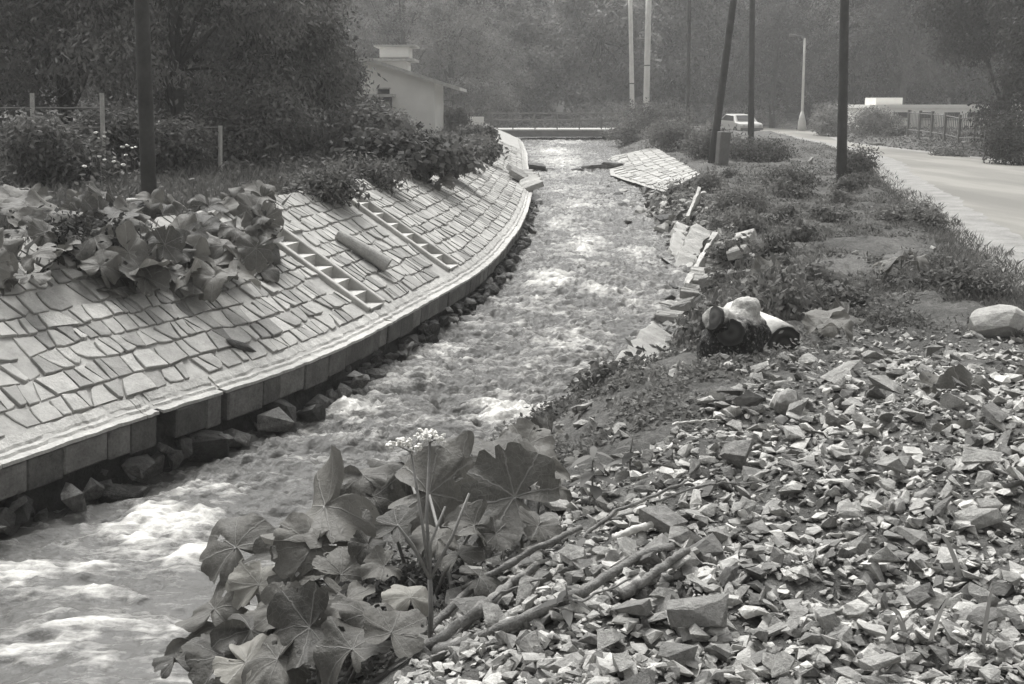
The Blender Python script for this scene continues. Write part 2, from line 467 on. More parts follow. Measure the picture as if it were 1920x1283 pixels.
def tube(P, r, n=8, jitter=0, cap=True):
    P = np.asarray(P, float); k = len(P)
    r = np.full(k, r, float) if np.isscalar(r) else np.asarray(r, float)
    T = np.gradient(P, axis=0)
    V = []
    a = np.linspace(0, 2 * np.pi, n, endpoint=False)
    u0 = None
    for i in range(k):
        d = T[i] / np.linalg.norm(T[i])
        if u0 is None: u, w = frame_dirs(d)
        else:
            u = u0 - d * np.dot(u0, d); u /= np.linalg.norm(u); w = np.cross(d, u)
        u0 = u
        rr = r[i] * (1 + jitter * rng.uniform(-1, 1, n))
        V.append(P[i] + (np.cos(a) * rr)[:, None] * u + (np.sin(a) * rr)[:, None] * w)
    V = np.concatenate(V)
    i = np.arange(k - 1)[:, None] * n; j = np.arange(n)[None]; j2 = (j + 1) % n
    F = np.stack([i + j, i + j2, i + n + j2, i + n + j], -1).reshape(-1, 4)
    fs = [F]
    if cap:
        c0, c1 = len(V), len(V) + 1
        V = np.concatenate([V, P[:1], P[-1:]])
        jj = np.arange(n); j2 = (jj + 1) % n
        fs.append(np.concatenate([np.stack([np.full(n, c0), j2, jj], -1), np.stack([np.full(n, c1), (k - 1) * n + jj, (k - 1) * n + j2], -1)]))
    return V, fs
def obj_from(name, parts, mat, parent=None, origin=None, smooth=False, tone=None):
    V, F = merge(parts)
    o0 = np.zeros(3) if origin is None else np.asarray(origin, float)
    me = mesh_np(name, V - o0, F, smooth=smooth)
    return link(name, me, mat, parent, None if parent is not None and origin is None else o0)
def bevel(o, w=.01, seg=1):
    m = o.modifiers.new('bevel', 'BEVEL'); m.width = w; m.segments = seg; m.limit_method = 'ANGLE'; m.angle_limit = R_(40)
    return o
def rot3():
    return np.array(Euler(rng.uniform(0, 6.28, 3).tolist()).to_matrix())

# ------------------------------------------------------------------ ground
def spaced(segs):
    out = [segs[0][0]]
    for a, b, s0, s1 in segs:
        x = a
        L = b - a
        while x < b - 1e-6:
            s = s0 + (s1 - s0) * (x - a) / L
            x += s
            out.append(min(x, b))
    return np.unique(np.round(out, 5))
xs = spaced([(-1500, -120, 300, 60), (-120, -30, 25, 4), (-30, -7, 2.5, .25), (-7, 8, .11, .11), (8, 24, .2, .6), (24, 60, 1.2, 5), (60, 1500, 10, 330)])
ys = spaced([(-200, -5, 60, 3), (-5, 2.5, 1.5, .25), (2.5, 17, .11, .11), (17, 60, .13, .9), (60, 130, 1.0, 3), (130, 260, 4, 15), (260, 3000, 40, 600)])
X, Y = np.meshgrid(xs, ys)
Z = H(X, Y)
nx, ny = len(xs), len(ys)
ii = (np.arange(ny - 1)[:, None] * nx + np.arange(nx - 1)[None])
F = np.stack([ii, ii + 1, ii + nx + 1, ii + nx], -1).reshape(-1, 4)
ground = link('ground', mesh_np('ground', np.stack([X, Y, Z], -1).reshape(-1, 3), F, smooth=True), 'soil')
tag(ground, 'dark stony soil of both stream banks and the wooded slope behind', kind='structure')

# road and its gritty verge
def strip(name, fa, fb, y0, y1, dz, mat, n=8, step=.6):
    yy = np.arange(y0, y1, step); tt = np.linspace(0, 1, n)
    A, B = fa(yy)[:, None], fb(yy)[:, None]
    XX = A + (B - A) * tt[None]; YY = np.repeat(yy[:, None], n, 1)
    ZZ = ROADZ(YY) + dz + .05 * np.sin(np.pi * tt)[None]
    i = (np.arange(len(yy) - 1)[:, None] * n + np.arange(n - 1)[None])
    FF = np.stack([i, i + 1, i + n + 1, i + n], -1).reshape(-1, 4)
    return link(name, mesh_np(name, np.stack([XX, YY, ZZ], -1).reshape(-1, 3), FF, smooth=True), mat)
wob = lambda y: .10 * fbm(y * 1.6, y * 0, seed=40)
tag(strip('road_verge', lambda y: RNEAR(y) - .25 + wob(y), lambda y: RFAR(y) + .7 + wob(y + 50), 3, 128, -.012, 'grit', 10, .3), 'pale grit along both edges of the road', kind='structure')
tag(strip('road', lambda y: RNEAR(y) + .55 + .4 * wob(y + 9), RFAR, 3, 128, 0.004, 'asphalt', 12, .3), 'worn patched asphalt road curving away', kind='structure')

# ------------------------------------------------------------------ stream
yy = spaced([(1.0, 7, .03, .022), (7, 14, .022, .035), (14, 45, .035, .16), (45, 112, .16, .6)])
nt = 170
tt = np.linspace(0, 1, nt)
A, B = LX(yy) - .22, RX(yy) + .75
XX = A[:, None] + (B - A)[:, None] * tt[None]; YY = np.repeat(yy[:, None], nt, 1)
# the water runs towards the eye; s runs down the stream, c across
wx = XX + .25 * fbm(XX * 1.1, YY * 1.1, seed=21); wy = YY + .25 * fbm(XX * 1.1 + 9, YY * 1.1, seed=22)
sl = (LX(YY + .5) - LX(YY - .5))
cc = wx - sl * (wy) * .0
big = fbm(cc * .95, wy * 1.15, seed=31, oct=3)
rid = 1 - np.abs(fbm(cc * 1.7, wy * 2.6, seed=33, oct=3)) * 2.2
small = fbm(cc * 5.0, wy * 8.5, seed=35, oct=4, gain=.62) * .6 + (.4 - np.abs(fbm(cc * 6.0, wy * 13, seed=36, oct=3, gain=.6)) * 1.6)
edge = np.minimum(sstep(0, .09, tt), sstep(0, .12, 1 - tt))[None]
hgt = (.07 * big + .04 * rid +   .078 * small * (.3 + .7 * sstep(6, 11.5, YY))) * (.45 + .55 * edge)
foam = np.zeros_like(XX)
patches = [(1095, 458, 48, 20, .9), (1035, 530, 55, 26, .9), (1120, 550, 60, 12, .9), (1060, 420, 60, 16, .5), (1000, 560, 40, 18, .5),
           (660, 768, 62, 20, 1.0), (950, 768, 75, 24, 1.1), (905, 755, 40, 14, .9), (980, 800, 40, 20, .8), (832, 662, 20, 22, .8), (1080, 640, 60, 40, .5),
           (310, 1000, 105, 42, 1.4), (360, 1050, 45, 40, 1.0), (380, 940, 120, 14, .7), (170, 1080, 80, 16, .75), (190, 1125, 80, 14, .7), (150, 1190, 120, 14, .55), (300, 1190, 90, 16, .6),
           (50, 1090, 90, 22, .7), (30, 1230, 120, 24, .6), (430, 930, 60, 12, .6), (640, 825, 70, 14, .45),
           (1040, 285, 60, 10, 1.0), (1050, 305, 65, 12, .9), (1050, 330, 80, 14, .55), (1070, 355, 70, 14, .5), (1060, 268, 60, 6, .7), (1180, 560, 60, 20, .45), (1140, 690, 40, 26, .5), (1120, 720, 50, 26, .5),
           (1090, 390, 70, 14, .45), (1200, 480, 50, 22, .5), (760, 690, 40, 18, .35), (700, 870, 90, 10, .35)]
for (u, v, ru, rv, amp) in patches:
    c0 = at_zf(u, v, ZW); cx = at_zf(u + ru, v, ZW); cyv = at_zf(u, v - rv, ZW)
    sx_ = abs(cx[0] - c0[0]); sy_ = abs(cyv[1] - c0[1])
    q = ((XX - c0[0] - .0 * (YY - c0[1])) / sx_) ** 2 + ((YY - c0[1]) / sy_) ** 2
    gg = np.exp(-q * 1.4) * amp * (.7 - .15 * (YY > 12))
    foam = np.maximum(foam, gg)
lump = fbm(wx * 6, wy * 6, seed=51, oct=3)
hgt += np.clip(foam, 0, 1.2) * (.05 + .05 * lump) * (1 - .4 * (YY > 12))
base = .07 * sstep(8.5, 13.5, YY) * (1 - 1.5 * sstep(26, 40, YY)) + .07
streak = fbm(cc * 1.6 + .3 * wy, wy * 4.2, seed=57, oct=5, gain=.6)
streak2 = fbm(cc * 9.0, wy * 5.0, seed=58, oct=3)
foam = foam * (.85 + .5 * lump) + base + .22 * streak + .22 * streak2 + .16 * (rid - .55) + .12 * small
foam = np.clip(foam, -.2, 1.4)
ZZ = ZW(YY) + hgt
i = (np.arange(len(yy) - 1)[:, None] * nt + np.arange(nt - 1)[None])
F = np.stack([i, i + 1, i + nt + 1, i + nt], -1).reshape(-1, 4)
stream = link('stream_water', mesh_np('stream_water', np.stack([XX, YY, ZZ], -1).reshape(-1, 3), F, smooth=True, extra={'foam': foam.ravel()}), 'water')
tag(stream, 'fast shallow stream with white foam running between the banks', kind='structure')

# ------------------------------------------------------------------ stone revetment on the left bank
ly = np.arange(2.0, 66.0, .05)
LP = np.stack([LX(ly), ly], -1)
LS = np.concatenate([[0], np.cumsum(np.linalg.norm(np.diff(LP, axis=0), axis=1))])
LT = np.gradient(LP, axis=0); LT /= np.linalg.norm(LT, axis=1)[:, None]
def rev(s, w, h=0.0):
    s = np.asarray(s, float); w = np.asarray(w, float)
    x, y = np.interp(s, LS, LP[:, 0]), np.interp(s, LS, LP[:, 1])
    tx, ty = np.interp(s, LS, LT[:, 0]), np.interp(s, LS, LT[:, 1])
    k = SLOPE(y); n = np.sqrt(1 + k * k)
    nxh, nyh = -ty, tx                        # horizontal, into the bank
    z = ZK(y) + k * w
    h = np.asarray(h, float) / n
    return np.stack([x + nxh * (w - k * h), y + nyh * (w - k * h), z + h], -1)
def s_of(u, v):                                # chainage along the kerb of a pixel on its edge
    p = at_zf(u, v, ZK); return float(np.interp(p[1], ly, LS))
STAIRS = [(s_of(735, 598), .40), (s_of(868, 520), .42)]
S0, S1 = float(np.interp(4.0, ly, LS)), float(np.interp(47.0, ly, LS))
SEND = float(np.interp(64.0, ly, LS))

wall = empty('stone_revetment', rev(S0 + 4, 0), 'sloping bank wall of grey paving stones curving along the left of the stream', 'wall')
def wobj(name, V, F, mat, origin=None, smooth=False, tone=None):
    o0 = np.asarray(wall.location) if origin is None else origin
    me = mesh_np(name, np.asarray(V) - o0, F, smooth=smooth, tone=tone)
    o = link(name, me, mat); o.parent = wall
    o.location = tuple(np.asarray(o0) - np.asarray(wall.location)); return o
def sheet(sv, wv, hf):
    S, W = np.meshgrid(sv, wv, indexing='ij')
    V = rev(S, W, hf(S, W)).reshape(-1, 3); n = len(wv)
    i = (np.arange(len(sv) - 1)[:, None] * n + np.arange(n - 1)[None])
    return V, np.stack([i, i + n, i + n + 1, i + 1], -1).reshape(-1, 4)
# cement bed, left open where the steps are let in
cuts = [S0 - 2]
for s, w in STAIRS: cuts += [s - w / 2, s + w / 2]
cuts.append(SEND)
bed = []
for a, b in zip(cuts[0::2], cuts[1::2]):
    bed.append(sheet(np.arange(a, b + .2, .15).clip(a, b), np.linspace(.02, WTOP + .12, 24), lambda S, W: -.019 + .010 * fbm(S * 5, W * 5, seed=61)))
for s, w in STAIRS:                             # and closed again above their top step
    bed.append(sheet(np.linspace(s - w / 2, s + w / 2, 4), np.linspace(1.58, WTOP + .12, 4), lambda S, W: S * 0 - .035))
V, F = merge(bed)
wobj('mortar_bed', V, F, 'mortar', smooth=True)
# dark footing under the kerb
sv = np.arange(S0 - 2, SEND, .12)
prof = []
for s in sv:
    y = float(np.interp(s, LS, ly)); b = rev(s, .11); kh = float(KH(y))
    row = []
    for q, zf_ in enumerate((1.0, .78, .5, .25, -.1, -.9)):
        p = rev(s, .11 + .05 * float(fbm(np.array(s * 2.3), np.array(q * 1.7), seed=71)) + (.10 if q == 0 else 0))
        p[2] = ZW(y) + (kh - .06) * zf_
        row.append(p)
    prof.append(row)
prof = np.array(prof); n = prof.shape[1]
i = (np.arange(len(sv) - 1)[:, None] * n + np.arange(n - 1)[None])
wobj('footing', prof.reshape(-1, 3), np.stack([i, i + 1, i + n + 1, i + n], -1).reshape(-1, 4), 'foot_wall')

def prism(poly, h0, h1, tilt=0, inset=.012, wmid=0):
    """stone slab: outline in (s, w), its foot standing proud by tilt"""
    poly = np.array(poly); c = poly.mean(0)
    wr = (poly[:, 1] - poly[:, 1].min()) / max(np.ptp(poly[:, 1]), 1e-6)
    top = h1 + tilt * (1 - wr)
    d = c - poly; L_ = np.linalg.norm(d, axis=1)[:, None]
    pin = poly + d / L_ * inset
    k = len(poly)
    V = np.concatenate([rev(poly[:, 0], poly[:, 1], h0), rev(poly[:, 0], poly[:, 1], top - inset * .8), rev(pin[:, 0], pin[:, 1], top)])
    j = np.arange(k); j2 = (j + 1) % k
    F4 = np.concatenate([np.stack([j, j2, k + j2, k + j], -1), np.stack([k + j, k + j2, 2 * k + j2, 2 * k + j], -1)])
    F3 = np.stack([np.full(k - 2, 2 * k), 2 * k + np.arange(1, k - 1), 2 * k + np.arange(2, k)], -1)
    return V, [F4, F3]
def free_of_steps(a, b):
    return all(b < s - w / 2 - .04 or a > s + w / 2 + .04 for s, w in STAIRS)
stones = []
edges_w = [.175]
while edges_w[-1] < WTOP + .02: edges_w.append(edges_w[-1] + rng.uniform(.165, .235))
def course(k, q):                                  # wavering bed joint k at chainage q
    q = np.asarray(q, float)
    return edges_w[k] + (0 if k == 0 else 1) * (.035 * fbm(q * 1.1, q * 0 + k * 9.1, seed=83) + .034 * fbm(q * 4.6, q * 0 + k * 4.7, seed=84))
for row in range(len(edges_w) - 1):
    s = S0 - 1 + rng.uniform(0, .3); sk0 = rng.uniform(-.04, .04)
    while s < S1:
        far = s > LS[np.searchsorted(ly, 27)]
        wd = float(np.clip(rng.lognormal(math.log(.128), .38), .065, .28)) * (1.1 if row == 0 else 1) * (1.5 if far else 1)
        a, b = s, s + wd; s += wd
        sk1 = float(np.clip(rng.normal(0, .028), -.045, .045))
        sa, sb, sk0 = sk0, sk1, sk1
        if not free_of_steps(a - .04, b + .04): continue
        if rng.random() < .035: continue
        m_ = (a + b) / 2 + rng.uniform(-.2, .2) * wd
        poly = [(a - sa, float(course(row, a - sa))), (m_, float(course(row, m_))), (b - sb, float(course(row, b - sb))),
                (b + rng.uniform(-.012, .012), float(course(row, b) + course(row + 1, b)) / 2), (b + sb, float(course(row + 1, b + sb))), (m_ + rng.uniform(-.03, .03), float(course(row + 1, m_))),
                (a + sa, float(course(row + 1, a + sa))), (a + rng.uniform(-.012, .012), float(course(row, a) + course(row + 1, a)) / 2)]
        poly = np.array(poly); c_ = poly.mean(0)
        d_ = poly - c_; ln_ = np.linalg.norm(d_, axis=1)[:, None]
        poly = poly - d_ / ln_ * rng.uniform(.004, .015, (len(poly), 1))
        for _ in range(int(rng.integers(0, 3))):          # knocked off corners
            q_ = int(rng.choice([0, 2, 4, 6])); poly[q_] += (c_ - poly[q_]) * rng.uniform(.1, .3)
        tilt = max(0, rng.normal(.004, .007)) if row else rng.uniform(0, .003)
        stones.append((a, row, prism(poly, -.06, rng.uniform(-.008, .010), tilt, .006)))
def seen_size(st):
    p = st[2][0].mean(0); return p[1] + (0 if -0.42 < p[0] / p[1] < .42 else 50) + .8 * st[1]
stones.sort(key=seen_size)
for k_, (a, rw, (V, F)) in enumerate(stones[:290]):
    wobj('paving_stone', V, F, 'coping' if rng.random() < .07 else 'paving', V.mean(0))
Vs, Fs = merge([st[2] for st in stones[290:]])
tone = np.concatenate([np.full(len(st[2][0]), rng.random()) for st in stones[290:]])
tag(wobj('far_paving_stones', Vs, Fs, 'paving_far', tone=tone), kind='stuff')
# coping and kerb stones
s = S0 - 1.5
GAPS = [s_of(285, 768), s_of(425, 731)]
n_kerb = 0; farkerb = []
while s < S1 + 12:
    y = float(np.interp(s, LS, ly)); ln = rng.uniform(.22, .5) * (1 if y < 24 else 2)
    a, b = s + .006, s + ln
    for q in GAPS:
        if a < q < b + .12: b = q - .03 if q - .03 > a + .08 else b
        if a < q and b > q: a = q + .03
    s += ln
    if b - a < .06: continue
    kh = float(KH(y)) * rng.uniform(.46, .56); pr = rng.uniform(-.012, .016)
    P = []
    for ss in (a, b):
        for ww, dz in ((-.035 - pr, -.035), (.2, -.035), (.2, -kh), (-.03 - pr + .02, -kh)):
            p = rev(ss, ww); p[2] = rev(ss, 0)[2] + dz; P.append(p)
    P = np.array(P); F = np.array([[0, 1, 5, 4], [1, 2, 6, 5], [2, 3, 7, 6], [3, 0, 4, 7], [0, 3, 2, 1], [4, 5, 6, 7]])
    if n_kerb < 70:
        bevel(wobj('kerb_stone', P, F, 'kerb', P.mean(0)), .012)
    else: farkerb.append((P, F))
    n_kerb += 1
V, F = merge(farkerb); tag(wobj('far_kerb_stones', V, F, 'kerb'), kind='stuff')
s = S0 - 1.5
while s < S1 + 12:
    ln = rng.uniform(1.0, 1.9); y = float(np.interp(s, LS, ly))
    a, b = s, s + ln - .008
    s += ln
    for q in GAPS:
        if a < q < b: b, s = q - .02, q + .02
    sv = np.linspace(a, b, max(4, int(ln / (.035 if y < 18 else .08))))
    rows = []
    ed = .013 * fbm(sv * 9, sv * 0, seed=91, oct=5, gain=.65); ed2 = .034 * fbm(sv * 7, sv * 0 + 5, seed=93, oct=5, gain=.65)
    for ss, e, e2 in zip(sv, ed, ed2):
        z0 = rev(ss, 0)[2]
        r_ = []
        for ww, dz in ((-.045 + e, -.03), (-.045 + e, -.004 + e * .4), (.035 + e2, .004), (.05 + e2, .026), (.085 + e2 - e, .034 + e * .5), (.10 + e2, .058), (.165 + e2 + e, .105 + e2 * .4), (.17 + e2 + e, .05)):
            p = rev(ss, ww); p[2] = z0 + dz; r_.append(p)
        rows.append(r_)
    rows = np.array(rows); n = rows.shape[1]
    i = (np.arange(len(sv) - 1)[:, None] * n + np.arange(n - 1)[None])
    c = rows.reshape(-1, 3)
    caps = [np.array([list(range(n))]), np.array([list(range((len(sv) - 1) * n, len(sv) * n))[::-1]])]
    wobj('coping', c, [np.stack([i, i + n, i + n + 1, i + 1], -1).reshape(-1, 4), caps[0], caps[1]], 'coping', c.mean(0))

# two flights of steps let into the slope
for idx, (s, w) in enumerate(STAIRS):
    lab = ('steps of pale concrete let into the paved slope, beside the loose pipe', 'farther flight of concrete steps let into the paved slope, towards the bridge')[idx]
    st = empty('bank_steps', rev(s, .2), lab, 'steps', 'steps in the paved bank')
    o0 = np.array(st.location)
    def sobj(name, V, F, mat='concrete'):
        c = V.mean(0); o = link(name, mesh_np(name, V - c, F), mat); o.parent = st; o.location = tuple(c - o0); return o
    wlen = 1.62 if idx == 0 else 1.9
    for sd in (-1, 1):                          # stringers
        a = s + sd * (w / 2 + .035)
        P = []
        for ww in (.2, wlen):
            for ds, hh in ((-.038, -.28), (.038, -.28), (.038, .035), (-.038, .035)):
                P.append(rev(a + ds, ww, hh))
        P = np.array(P)
        bevel(sobj('stringer', P, np.array([[0, 1, 2, 3], [7, 6, 5, 4], [0, 4, 5, 1], [1, 5, 6, 2], [2, 6, 7, 3], [3, 7, 4, 0]])), .01)
    nst = 7 if idx == 0 else 8
    run = (wlen - .2) / nst
    for k_ in range(nst):
        wa = .2 + k_ * run
        zt = rev(s, wa)[2] + .012
        P = []
        for ss in (s - w / 2, s + w / 2):
            for ww, zz in ((wa - .02, zt), (wa + run, zt), (wa + run, zt - .07), (wa + .0, zt - .07)):
                p = rev(ss, ww); p[2] = zz; P.append(p)
        P = np.array(P); FB = np.array([[0, 1, 5, 4], [1, 2, 6, 5], [2, 3, 7, 6], [3, 0, 4, 7], [0, 3, 2, 1], [4, 5, 6, 7]])
        sobj('tread', P, FB)
        zn = rev(s, wa + run)[2] - .055
        P = []
        for ss in (s - w / 2, s + w / 2):
            for ww, zz in ((wa + run - .004, zt - .03), (wa + run - .004, zn), (wa + run + .05, zn), (wa + run + .05, zt - .03)):
                p = rev(ss, ww); p[2] = zz; P.append(p)
        sobj('riser', np.array(P), FB)

# loose concrete pipe resting on the paving
pa, pb = rev(s_of(760, 588) + .12, .95, .0), None
p_end = at_y(735, 520, float(rev(s_of(800, 566), .52)[1])); sA = s_of(800, 566)
A_, B_ = rev(sA + .05, .52, .095), rev(sA - .04, 1.12, .075)
n = 20; a = np.linspace(0, 2 * np.pi, n, endpoint=False)
d = A_ - B_; u, wv = frame_dirs(d)
ringsV = []
for P, r_ in ((B_, .035), (B_, .065), (B_ * .5 + A_ * .5, .082), (A_, .095), (A_, .072), (A_ - d * .35, .06)):
    ringsV.append(P + (np.cos(a) * r_)[:, None] * u + (np.sin(a) * r_)[:, None] * wv)
V = np.concatenate(ringsV); k = len(ringsV)
i = np.arange(k - 1)[:, None] * n; j = np.arange(n)[None]; j2 = (j + 1) % n
F = [np.stack([i + j, i + j2, i + n + j2, i + n + j], -1).reshape(-1, 4), np.array([list(range((k - 1) * n, k * n))]), np.array([list(range(n))[::-1]])]
pipe = link('concrete_pipe', mesh_np('concrete_pipe', V - A_, F, smooth=False), 'coping', None, A_)
tag(pipe, 'short tapering concrete pipe lying on the paved slope', 'pipe')

# ------------------------------------------------------------------ rocks
def rock_data(seed, npts=15, flat=(1, .72, .42), rounded=.0):
    r = np.random.default_rng(seed)
    bm = bmesh.new()
    P = r.uniform(-1, 1, (npts, 3))
    if rounded: 
        P = r.normal(size=(npts * 2, 3)); P /= np.linalg.norm(P, axis=1)[:, None]
    P *= np.array(flat) * .5
    for p in P: bm.verts.new(p)
    res = bmesh.ops.convex_hull(bm, input=bm.verts)
    bmesh.ops.delete(bm, geom=[v for v in bm.verts if not v.link_faces], context='VERTS')
    bmesh.ops.recalc_face_normals(bm, faces=bm.faces)
    bm.verts.ensure_lookup_table(); bm.verts.index_update()
    V = np.array([v.co[:] for v in bm.verts]); F = np.array([[v.index for v in f.verts] for f in bm.faces])
    bm.free(); return V, F
SHARD = [rock_data(100 + i, 13, ((1, .75, .42), (1, .6, .5), (1, .85, .3), (1, .5, .35))[i % 4]) for i in range(16)]
BLOCK = [rock_data(200 + i, 18, ((1, .8, .75), (1, .7, .6), (1, .9, .5))[i % 3], 1 if i % 5 == 0 else 0) for i in range(10)]
_rm = {}
def rock_mesh(kind, i, mat):
    key = (kind, i, mat)
    if key not in _rm:
        V, F = (SHARD if kind == 's' else BLOCK)[i]
        me = mesh_np('rock', V, F); me.materials.append(M[mat]); _rm[key] = me
    return _rm[key]
def put_rock(name, kind, mat, p, size, rot=None, label=None, cat='stone', group=None, scale=None):
    o = link(name, rock_mesh(kind, int(rng.integers(16 if kind == 's' else 10)), mat), None, None, p)
    sc = (size,) * 3 if scale is None else scale
    o.scale = sc
    o.rotation_euler = rot if rot is not None else (rng.normal(0, .35), rng.normal(0, .35), rng.uniform(0, 6.28))
    return tag(o, label, cat, group)

for u, v, wpx, lab in ((452, 648, 75, 'dark rock added to stand for a dark hollow low in the paving'), (512, 525, 45, 'dark rock added to stand for a dark hollow at the top of the paving near the leaves')):  # added rocks whose dark colour stands for the shade of two hollows
    yv = float(np.interp(u, [400, 760], [12.2, 15.0])); sq = float(np.interp(yv, ly, LS)); best = min(((s_, w_) for s_ in np.arange(sq - 3, sq + 3, .04) for w_ in np.arange(.2, 1.6, .04)), key=lambda t_: (lambda p: (CX + FPX * p[0] / (p[1] * CP - p[2] * SP) - u) ** 2 + (CY - FPX * (p[1] * SP + p[2] * CP) / (p[1] * CP - p[2] * SP) - v) ** 2)(rev(*t_)))
    p = rev(best[0], best[1], .0); sz = wpx / FPX * p[1]
    put_rock('rock', 'b', 'wet_rock', p, sz, (.2, .5, .6), lab, 'rock', scale=(sz, sz * .55, sz * .35))
# rubble along the foot of the wall
s = S0 + .6
while s < S0 + 25:
    y = float(np.interp(s, LS, ly)); near = y < 11
    sz = rng.uniform(.16, .38) if near else rng.uniform(.12, .30)
    wv_ = rng.uniform(-.16, .05)
    p = rev(s, wv_); p[2] = ZW(y) + rng.uniform(.0, .12) * (1.5 if near else 1)
    put_rock('rock', 'b', 'wet_rock', p, sz, None, 'dark wet rock in the row at the foot of the paved wall', 'rock', 'rocks along the foot of the paved wall', scale=(sz, sz * .8, sz * rng.uniform(.9, 1.3)))
    if rng.random() < .6:
        p2 = rev(s + .07, wv_ - rng.uniform(-.1, .12)); p2[2] = ZW(y) + rng.uniform(.05, .26)
        put_rock('rock', 's', 'wet_rock', p2, sz * .6, (rng.uniform(-.8, .8), rng.uniform(-.8, .8), rng.uniform(0, 6)), 'dark wet rock in the row at the foot of the paved wall', 'rock', 'rocks along the foot of the paved wall')
    s += sz * rng.uniform(.42, .8)

# ------------------------------------------------------------------ gravel heap on the near right bank
GP = [hit(u, v) for u, v in ((700, 1330), (860, 1700), (2050, 1700), (2050, 640), (1862, 625), (1640, 618), (1500, 650), (1440, 690), (1360, 735), (1270, 800), (1215, 850), (1120, 880), (1050, 930), (1040, 1010), (930, 1060), (860, 1150))]
GP = [(p[0], p[1]) for p in GP]
def sample_gravel(n, ymin=2.3, ymax=11.5):
    out = []
    while len(out) < n:
        yv = np.exp(rng.uniform(math.log(ymin), math.log(ymax), 4000)); xv = rng.uniform(-.48, .52, 4000) * yv
        wob1 = .12 * fbm(xv * 4, yv * 4, seed=101)
        ok = in_poly(xv + wob1, yv + wob1, GP)
        out += list(zip(xv[ok], yv[ok]))
    return np.array(out[:n])
def mass(name, pts, sizes, variants, mat, sink=.1, tilt=.5, zoff=None):
    Vs, Fs, To, off = [], [], [], 0
    Zg = H(pts[:, 0], pts[:, 1])
    for k_, ((x, y), sz, zg) in enumerate(zip(pts, sizes, Zg)):
        V, F = variants[k_ % len(variants)]
        Rm = np.array(Euler((rng.normal(0, tilt), rng.normal(0, tilt), rng.uniform(0, 6.28))).to_matrix())
        Vs.append(V @ Rm.T * sz + np.array([x, y, zg + sz * sink])); Fs.append(F + off); To.append(np.full(len(V), rng.random())); off += len(V)
    me = mesh_np(name, np.concatenate(Vs), np.concatenate(Fs), tone=np.concatenate(To))
    return link(name, me, mat)
pts = sample_gravel(19000)
depth = pts[:, 1]
sizes = np.clip(rng.lognormal(math.log(.036), .62, len(pts)), .010, .12)
heap_mass = mass('crushed_stone_mass', pts, sizes, SHARD, 'gravel_mass', .18, .42)
tag(heap_mass, 'small crushed stones covering the heap on the near right bank', kind='stuff')
# the largest stones one by one
big_pts = []
cand = sample_gravel(5000, 2.7, 9.8)
for p in cand:
    sz = float(np.clip(rng.lognormal(math.log(.115), .42), .065, .28))
    if all((p[0] - q[0]) ** 2 + (p[1] - q[1]) ** 2 > (.42 * (sz + q[2])) ** 2 for q in big_pts):
        big_pts.append((p[0], p[1], sz))
    if len(big_pts) >= 262: break
for x, y, sz in big_pts:
    white = rng.random() < .06
    put_rock('stone', 's', 'white_rock' if white else 'gravel', (x, y, float(H(x, y)) + sz * .2 + .03), sz * (.7 if white else 1), (rng.normal(0, .32), rng.normal(0, .32), rng.uniform(0, 6.28)),
             'bright white angular stone lying on the crushed stone heap' if white else 'grey angular stone lying on the crushed stone heap', 'stone', 'white stones on the heap' if white else 'loose stones on the heap')
# stones the eye picks out
def pick(u, v, wpx, label, kind='s', mat='slab', name='stone', flat=(1, .8, .6), rot=None, lift=.3, group=None, idx=None):
    p = hit(u, v + 6); sz = wpx / FPX * p[1]
    o = put_rock(name, kind, mat, p + np.array([0, 0, sz * lift * flat[2]]), sz, rot, label, 'stone', group, scale=(sz * flat[0], sz * flat[1], sz * flat[2]))
    return o
pick(1310, 1175, 130, 'large pale faceted block at the bottom edge of the heap', 'b', 'slab', flat=(1, .9, 1.0))
pick(1180, 1165, 110, 'pale lumpy rock below the forked branches', 'b', 'slab', flat=(1, .8, .7))
pick(1235, 1040, 90, 'flat grey triangular stone beside the branch ends', 's', 'slab', flat=(1, .8, .8))
pick(1315, 1045, 85, 'banded grey rock right of the branch ends', 'b', 'rock', flat=(1, .8, .75))
pick(1075, 958, 56, 'bright white stone at the edge of the leaves', 'b', 'white_rock', flat=(1, .8, .6))
pick(1305, 935, 40, 'bright white stone half way up the heap', 'b', 'white_rock', flat=(1, .8, .9))
pick(1400, 765, 80, 'tilted dark grey slab at the top of the heap', 's', 'rock', flat=(1, .5, .9), rot=(1.0, .1, .3))
pick(1475, 770, 95, 'striped wedge of rock at the top of the heap', 'b', 'rock', flat=(1, .7, .8))
pick(1480, 930, 90, 'broad pale stone in the middle of the heap', 's', 'slab', flat=(1, .8, .55))
pick(1560, 905, 80, 'flat grey plate of stone in the middle of the heap', 's', 'rock', flat=(1, .9, .4))
pick(1640, 770, 62, 'long bone white stone lying across the heap', 's', 'white_rock', flat=(1.1, .4, .35), rot=(0, .3, -.7))
pick(1565, 825, 46, 'white triangular stone near the middle of the heap', 's', 'white_rock', flat=(1, .7, .6))
pick(1625, 800, 70, 'humped stone shading a hollow in the heap', 'b', 'slab', flat=(1, .7, .7))
pick(1020, 1010, 95, 'squarish pale rock below the big leaves', 'b', 'slab', flat=(.9, .7, 1.0))
pick(930, 1065, 62, 'pale chipped stone under the flowering stalk', 'b', 'slab', flat=(1, .7, .7))
pick(1165, 900, 60, 'slanting grey stone left of the heap', 's', 'slab', flat=(1, .6, .6))
pick(1710, 980, 34, 'white pebble low on the right of the heap', 'b', 'white_rock')
pick(1815, 950, 46, 'round white stone at the right of the heap', 'b', 'white_rock')
pick(1790, 1190, 60, 'white cracked lump in the bottom right corner', 'b', 'white_rock')
pick(1450, 1190, 95, 'pale flat stone low in the heap', 's', 'slab', flat=(1, .7, .5))
